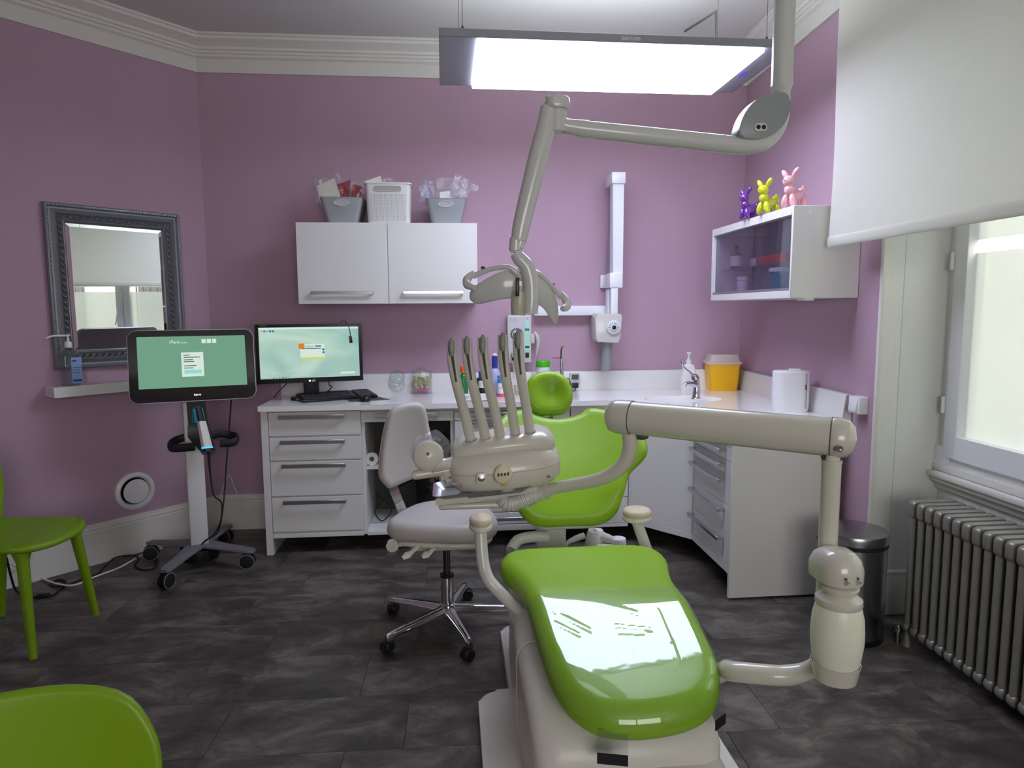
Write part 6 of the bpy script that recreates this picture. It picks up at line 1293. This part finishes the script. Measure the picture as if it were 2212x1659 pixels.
# ---------------------------------------------------------------- pedal bin
bw = P(1872, 1397, Z=0); bnx, bny = bw.x-.005, bw.y+.125; brr = .137
bt_ = P(1872, 1174, Y=bny-.12).z
bi = thing('pedal_bin', 'round stainless steel pedal bin beside the radiator', 'bin', (bnx, bny, 0))
b = MB(TR(bnx, bny, 0)); b.lathe([(brr*.99, .0), (brr*1.0, .004), (brr*1.0, .022)], 40); b.obj('base_ring', M_black, bi)
b = MB(TR(bnx, bny, 0)); b.lathe([(brr*.985, .022), (brr*.985, bt_-.035)], 40); b.obj('body', M_steel, bi)
b = MB(TR(bnx, bny, 0)); b.lathe([(brr*1.0, bt_-.036), (brr*1.005, bt_-.030), (brr*1.0, bt_-.018), (brr*.97, bt_-.016)], 40); b.obj('liner_edge', M_rubber, bi)
b = MB(TR(bnx, bny, 0)); b.lathe([(brr*1.01, bt_-.017), (brr*1.02, bt_+.012), (brr*.99, bt_+.022), (brr*.5, bt_+.034), (.002, bt_+.038)], 40); b.obj('lid', M_steel, bi)
b = MB(); b.box(bnx-.03, bnx+.03, bny+brr-.005, bny+brr+.02, bt_-.04, bt_+.02, r=.006); b.obj('hinge', M_black, bi)
b = MB(); b.box(bnx-brr-.012, bnx-brr+.006, bny-.03, bny+.03, bt_-.03, bt_-.01, r=.004); b.obj('handle', M_black, bi)
# ---------------------------------------------------------------- radiator
ra = thing('radiator', 'grey cast iron column radiator under the window', 'radiator', (1.97, 2.1, 0))
rx0, rx1, rz1, ry1 = 1.875, 2.075, .628, 2.555
nS, pit = 24, .0493
def rsec():
    b = MB(); cols = [rx0+.018, rx0+.073, rx1-.073, rx1-.018]
    for x in cols: b.tube([(x, 0, .085), (x, 0, rz1-.05)], .0155, 10)
    for z0, z1, s_ in ((.06, .105, -1), (rz1-.075, rz1, 1)):
        b.prism(rrect(rx1-rx0+.008, z1-z0, .02, 4, (rx0+rx1)/2, (z0+z1)/2), -.0185, .0185, r=.008, seg=2) if False else None
        b.T = frame((0, 0, 0), (1, 0, 0), (0, -1, 0)); b.prism(rrect(rx1-rx0+.004, z1-z0, .02, 4, (rx0+rx1)/2, (z0+z1)/2), -.018, .018, r=.009, seg=2); b.T = Matrix()
    b.cyl((rx0+.1, -pit/2, rz1-.035), (rx0+.1, pit/2, rz1-.035), .022, seg=14); b.cyl((rx0+.1, -pit/2, .085), (rx0+.1, pit/2, .085), .022, seg=14)
    return b
sec = None
for k in range(nS):
    y = ry1 - k*pit
    if sec is None: o = rsec().obj('section', M_iron, ra, keep=True); sec = o.data
    else: o = bpy.data.objects.new('section', sec); COL.objects.link(o); o.parent = ra
    o.location = Vector((0, y, 0)) - WL[ra.name]
for y in (ry1, ry1-(nS-1)*pit):
    for x in (rx0+.018, rx1-.018):
        b = MB(TR(x, y, 0)); b.lathe([(.018, 0), (.016, .02), (.011, .05), (.012, .09)], 12); b.obj('foot', M_iron, ra)
b = MB(TR(rx0+.0, ry1+.035, 0)); b.lathe([(.012, 0), (.012, .08)], 10); b.lathe([(.02, .05), (.02, .075)], 10); b.obj('valve', M_steel, ra)
# ================================================================== BASKETS ON THE WALL CABINET
M_gb = mat('grey_basket_plastic', '#9ea3a6', .4); M_wb = mat('white_basket_plastic', '#dddcdb', .4)
zc_ = zb+.0005
def taper_basket(px0, px1, pb0, pb1, ptop, label, seed):
    yc2 = 4.26; xt0, xt1 = P(px0, ptop, Y=4.14).x, P(px1, ptop, Y=4.14).x; xb0, xb1 = P(pb0, 480, Y=4.14).x, P(pb1, 480, Y=4.14).x; zt2 = P((px0+px1)/2, ptop, Y=4.14).z
    cx = (xt0+xt1)/2; o = thing('storage_basket', label, 'basket', (cx, yc2, zc_))
    wt_, wb_ = xt1-xt0, xb1-xb0; dt, db = .28, .20
    def rg(w2, d2, z): return [(cx+x, yc2+y, z) for x, y in rrect(w2, d2, .025, 4)]
    b = MB(); b.loft([rg(wb_, db, zc_), rg(wt_, dt, zt2), rg(wt_+.006, dt+.006, zt2+.002), rg(wt_-.006, dt-.006, zt2+.002), rg(wb_-.004, db-.004, zc_+.003)], cap=False); b._add([p for p in rg(wb_, db, zc_+.002)], [tuple(range(len(rg(1, 1, 0))))]); b.obj('tub', M_gb, o)
    fz = zt2-.03; fy2 = yc2-dt/2 + (db-dt)/2*-1*((zt2-fz)/(zt2-zc_))
    nv2 = Vector((0, -1, -(dt-db)/2/(zt2-zc_))).normalized()
    b = MB(frame((cx, fy2-.0015, fz), (1, 0, 0), nv2)); b.lathe([(.040, -.001), (.043, .003), (.046, .001), (.046, -.001)], 28, sy=.42, cap=False); b.obj('grip_rim', M_wb, o)
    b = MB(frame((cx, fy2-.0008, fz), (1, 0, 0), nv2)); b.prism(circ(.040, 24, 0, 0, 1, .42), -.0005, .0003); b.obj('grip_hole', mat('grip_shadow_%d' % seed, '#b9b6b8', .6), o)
    return cx, yc2, zt2, wt_
bk1 = taper_basket(691, 783, 703, 767, 427, 'grey tapered basket at the left end of the wall cabinet top', 1)
bk3 = taper_basket(919, 1007, 933, 996, 430, 'grey tapered basket at the right end of the wall cabinet top', 2)
xw0, xw1 = P(789, 440, Y=4.13).x, P(887, 440, Y=4.13).x; zw = P(838, 394, Y=4.13).z; ycw = 4.26; cxw = (xw0+xw1)/2; ww = xw1-xw0
bw_ = thing('storage_basket', 'white perforated basket between the two grey baskets', 'basket', (cxw, ycw, zc_))
def rgw(w2, d2, z): return [(cxw+x, ycw+y, z) for x, y in rrect(w2, d2, .025, 4)]
b = MB(); b.loft([rgw(ww*.93, .24, zc_), rgw(ww, .26, zw-.01), rgw(ww+.012, .272, zw-.008), rgw(ww+.012, .272, zw), rgw(ww-.006, .254, zw), rgw(ww*.93-.006, .234, zc_+.004)], cap=False); b._add(rgw(ww*.93, .24, zc_+.002), [tuple(range(len(rgw(1, 1, 0))))]); b.obj('tub', M_wb, bw_)
b = MB()
nh, mv_ = 26, 24
for i in range(nh):
    for j in range(mv_):
        u = (i-(nh-1)/2)/nh*.80*ww; v = .012+(zw-zc_-.075)*j/mv_; yy = ycw-.12-.01*(v/(zw-zc_))-.0012; b._add([(cxw+u-.0016, yy, zc_+v), (cxw+u+.0016, yy, zc_+v), (cxw+u+.0016, yy, zc_+v+.0033), (cxw+u-.0016, yy, zc_+v+.0033)], [(0, 1, 2, 3)])
o = b.obj('perforations', mat('perforation', '#8d8c8c', .8), bw_); o['kind'] = 'stuff'
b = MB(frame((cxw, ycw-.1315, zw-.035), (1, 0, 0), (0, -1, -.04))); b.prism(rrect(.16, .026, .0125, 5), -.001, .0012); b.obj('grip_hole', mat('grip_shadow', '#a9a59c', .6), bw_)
b = MB(frame((cxw, ycw-.1315, zw-.035), (1, 0, 0), (0, -1, -.04))); b.loft([[(x, y, z) for x, y in rrect(.16+d, .026+d, .0125+d/2, 5)] for d, z in ((0, .0005), (.002, .004), (.007, .003), (.009, .0005))], cap=False); b.obj('grip_rim', M_wb, bw_)
# pouches and papers sticking out of the baskets
def pouch(name, label, cat, pxs, Y, m, seed, amp=.008, group=None):
    pts = [P(x, y, Y=Y) for x, y in pxs]; o_ = Vector((seed*1.7, seed, 0))
    def f(u, v):
        p = pts[0].lerp(pts[1], u).lerp(pts[3].lerp(pts[2], u), v); n_ = noise.noise(p*22+o_)*amp+noise.noise(p*55+o_)*amp*.5; return p + Vector((n_*.5, n_, n_*.6))
    b = MB(); b.grid(10, 10, f); return tag(b.obj(name, m), label, cat, group)
M_pap2 = mat('printed_paper', '#cfc9bd', .7, var=.12, vscale=60)
M_redp = film('red_print_bag', (222, 130, 132), trans=.68, rough=.2)
pouch('pouch', 'clear pouch standing tallest out of the left basket', 'pouch', [(700, 440), (735, 440), (736, 378), (714, 358)], 4.30, M_bag, 1, group='pouches in the left basket')
pouch('pouch', 'wide clear pouch at the back of the left basket', 'pouch', [(680, 430), (760, 445), (765, 392), (676, 384)], 4.27, M_bag, 2, group='pouches in the left basket')
pouch('pouch', 'clear pouch leaning over the right rim of the left basket', 'pouch', [(735, 440), (782, 435), (790, 395), (742, 388)], 4.22, M_bag, 3, group='pouches in the left basket')
pouch('pouch', 'printed paper-backed pouch leaning at the front of the left basket', 'pouch', [(692, 440), (742, 440), (722, 384), (684, 402)], 4.19, M_pap2, 4, .004, group='pouches in the left basket')
pouch('pouch', 'red-printed pouch in the left basket', 'pouch', [(733, 440), (752, 440), (758, 388), (728, 398)], 4.21, M_redp, 5, group='pouches in the left basket')
pouch('pouch', 'clear pouch with red edge beside the white basket', 'pouch', [(757, 440), (775, 445), (782, 402), (762, 398)], 4.20, M_redp, 6, group='pouches in the left basket')
pouch('pouch', 'crumpled clear pouch hanging over the left side of the left basket', 'pouch', [(684, 440), (700, 432), (696, 388), (678, 392)], 4.20, M_bag, 7, group='pouches in the left basket')
pouch('paper_sheet', 'white printed sheet sticking up from the white basket', 'paper', [(790, 410), (830, 410), (822, 380), (786, 392)], 4.25, M_paper, 8, .002)
pouch('pouch', 'clear pouch peeping out of the white basket', 'pouch', [(815, 410), (880, 410), (842, 383), (818, 388)], 4.30, M_bag, 9)
pouch('pouch', 'clear pouch with blue lettering at the left of the right basket', 'pouch', [(918, 445), (945, 445), (938, 392), (914, 388)], 4.20, M_bag, 10, group='pouches in the right basket')
pouch('pouch', 'clear pouch drooping over the left rim of the right basket', 'pouch', [(904, 436), (925, 440), (920, 400), (906, 402)], 4.18, M_bag, 11, group='pouches in the right basket')
pouch('pouch', 'large upright clear pouch in the middle of the right basket', 'pouch', [(942, 445), (985, 445), (992, 385), (944, 383)], 4.24, M_bag, 12, group='pouches in the right basket')
pouch('pouch', 'clear pouch slanting furthest right out of the right basket', 'pouch', [(978, 400), (1030, 415), (1034, 404), (984, 372)], 4.26, M_bag, 13, group='pouches in the right basket')
pouch('pouch', 'white-backed pouch leaning at the right of the right basket', 'pouch', [(965, 445), (1004, 440), (1016, 412), (978, 400)], 4.19, M_bag, 14, group='pouches in the right basket')
pouch('paper_sheet', 'white sheet standing in the right basket', 'paper', [(950, 440), (975, 440), (972, 412), (950, 415)], 4.22, M_paper, 15, .002)
pouch('pouch', 'narrow blue-edged pouch in the right basket', 'pouch', [(922, 445), (932, 445), (922, 398), (914, 402)], 4.22, mat('pale_blue_pouch', '#b5bfd8', .4), 16, group='pouches in the right basket')
text('AUTO', .022, frame(P(929, 415, Y=4.185), (.35, 0, -1), (0, -1, 0)), M_blue, 'pouch_print', [o for o in bpy.data.objects if o.get('label', '').startswith('clear pouch with blue lettering')][0])
# ================================================================== BALLOON ANIMAL FIGURINES
def balloon(label, px, top, bot, Y, m, rz, k=1.0):
    zt3 = gz1+.0005; x = P(px, bot, Y=Y).x; hgt_ = P(px, top, Y=Y).z - zt3; s_ = hgt_/.235
    g_ = thing('balloon_animal', label, 'figurine', (x, Y, zt3), 'balloon animal figurines')
    T_ = TR(x, Y, zt3, rz) @ Matrix.Diagonal((s_*1.12, s_*1.12, s_, 1))
    # local x = facing direction
    def part(name, *els):
        b = MB(T_)
        for c, r_, M_ in els: b.ell(c, r_, M_)
        return b.obj(name, m, g_)
    ry = lambda a: Matrix.Rotation(R(a), 3, 'Y'); rx = lambda a: Matrix.Rotation(R(a), 3, 'X')
    part('body', ((-.020, 0, .080), (.055, .036, .036), ry(14)))
    for sy in (-1, 1):
        part('leg', ((.036, sy*.026, .044), (.020, .020, .046), rx(sy*12)))
        part('leg', ((-.055, sy*.028, .040), (.020, .020, .042), rx(sy*12)))
    part('chest', ((.034, 0, .112), (.030, .030, .034), None))
    hd = part('head', ((.042, 0, .163), (.034, .033, .036), ry(15)))
    b = MB(T_); b.ell((.074, 0, .166), (.006, .007, .005)); b.obj('nose', m, hd)
    for sy in (-1, 1):
        b = MB(T_); b.ell((.071, sy*.014, .176), (.003, .003, .003), seg=8, rings=6); b.obj('eye', m, hd)
        part('ear', ((.032, sy*.034, .211), (.015, .016, .034), rx(-sy*32)))
    part('tail', ((-.070, 0, .106), (.028, .027, .030), None), ((-.080, 0, .140), (.008, .008, .009), None))
    return g_
fx_ = lambda Y: None
balloon('glossy purple balloon-animal figurine, smallest and furthest of the three', 1617, 408, 475, 3.52, mat('purple_gloss', '#6b2f93', .08, coat=1), R(195))
balloon('glossy yellow-green balloon-animal figurine between the purple and pink ones', 1657, 389, 462, 3.34, mat('lime_gloss', '#c6cf14', .08, coat=1), R(205))
balloon('glossy pink balloon-animal figurine nearest the blind', 1713, 367, 443, 3.14, mat('pink_gloss', '#e9aeb8', .08, coat=1), R(205))
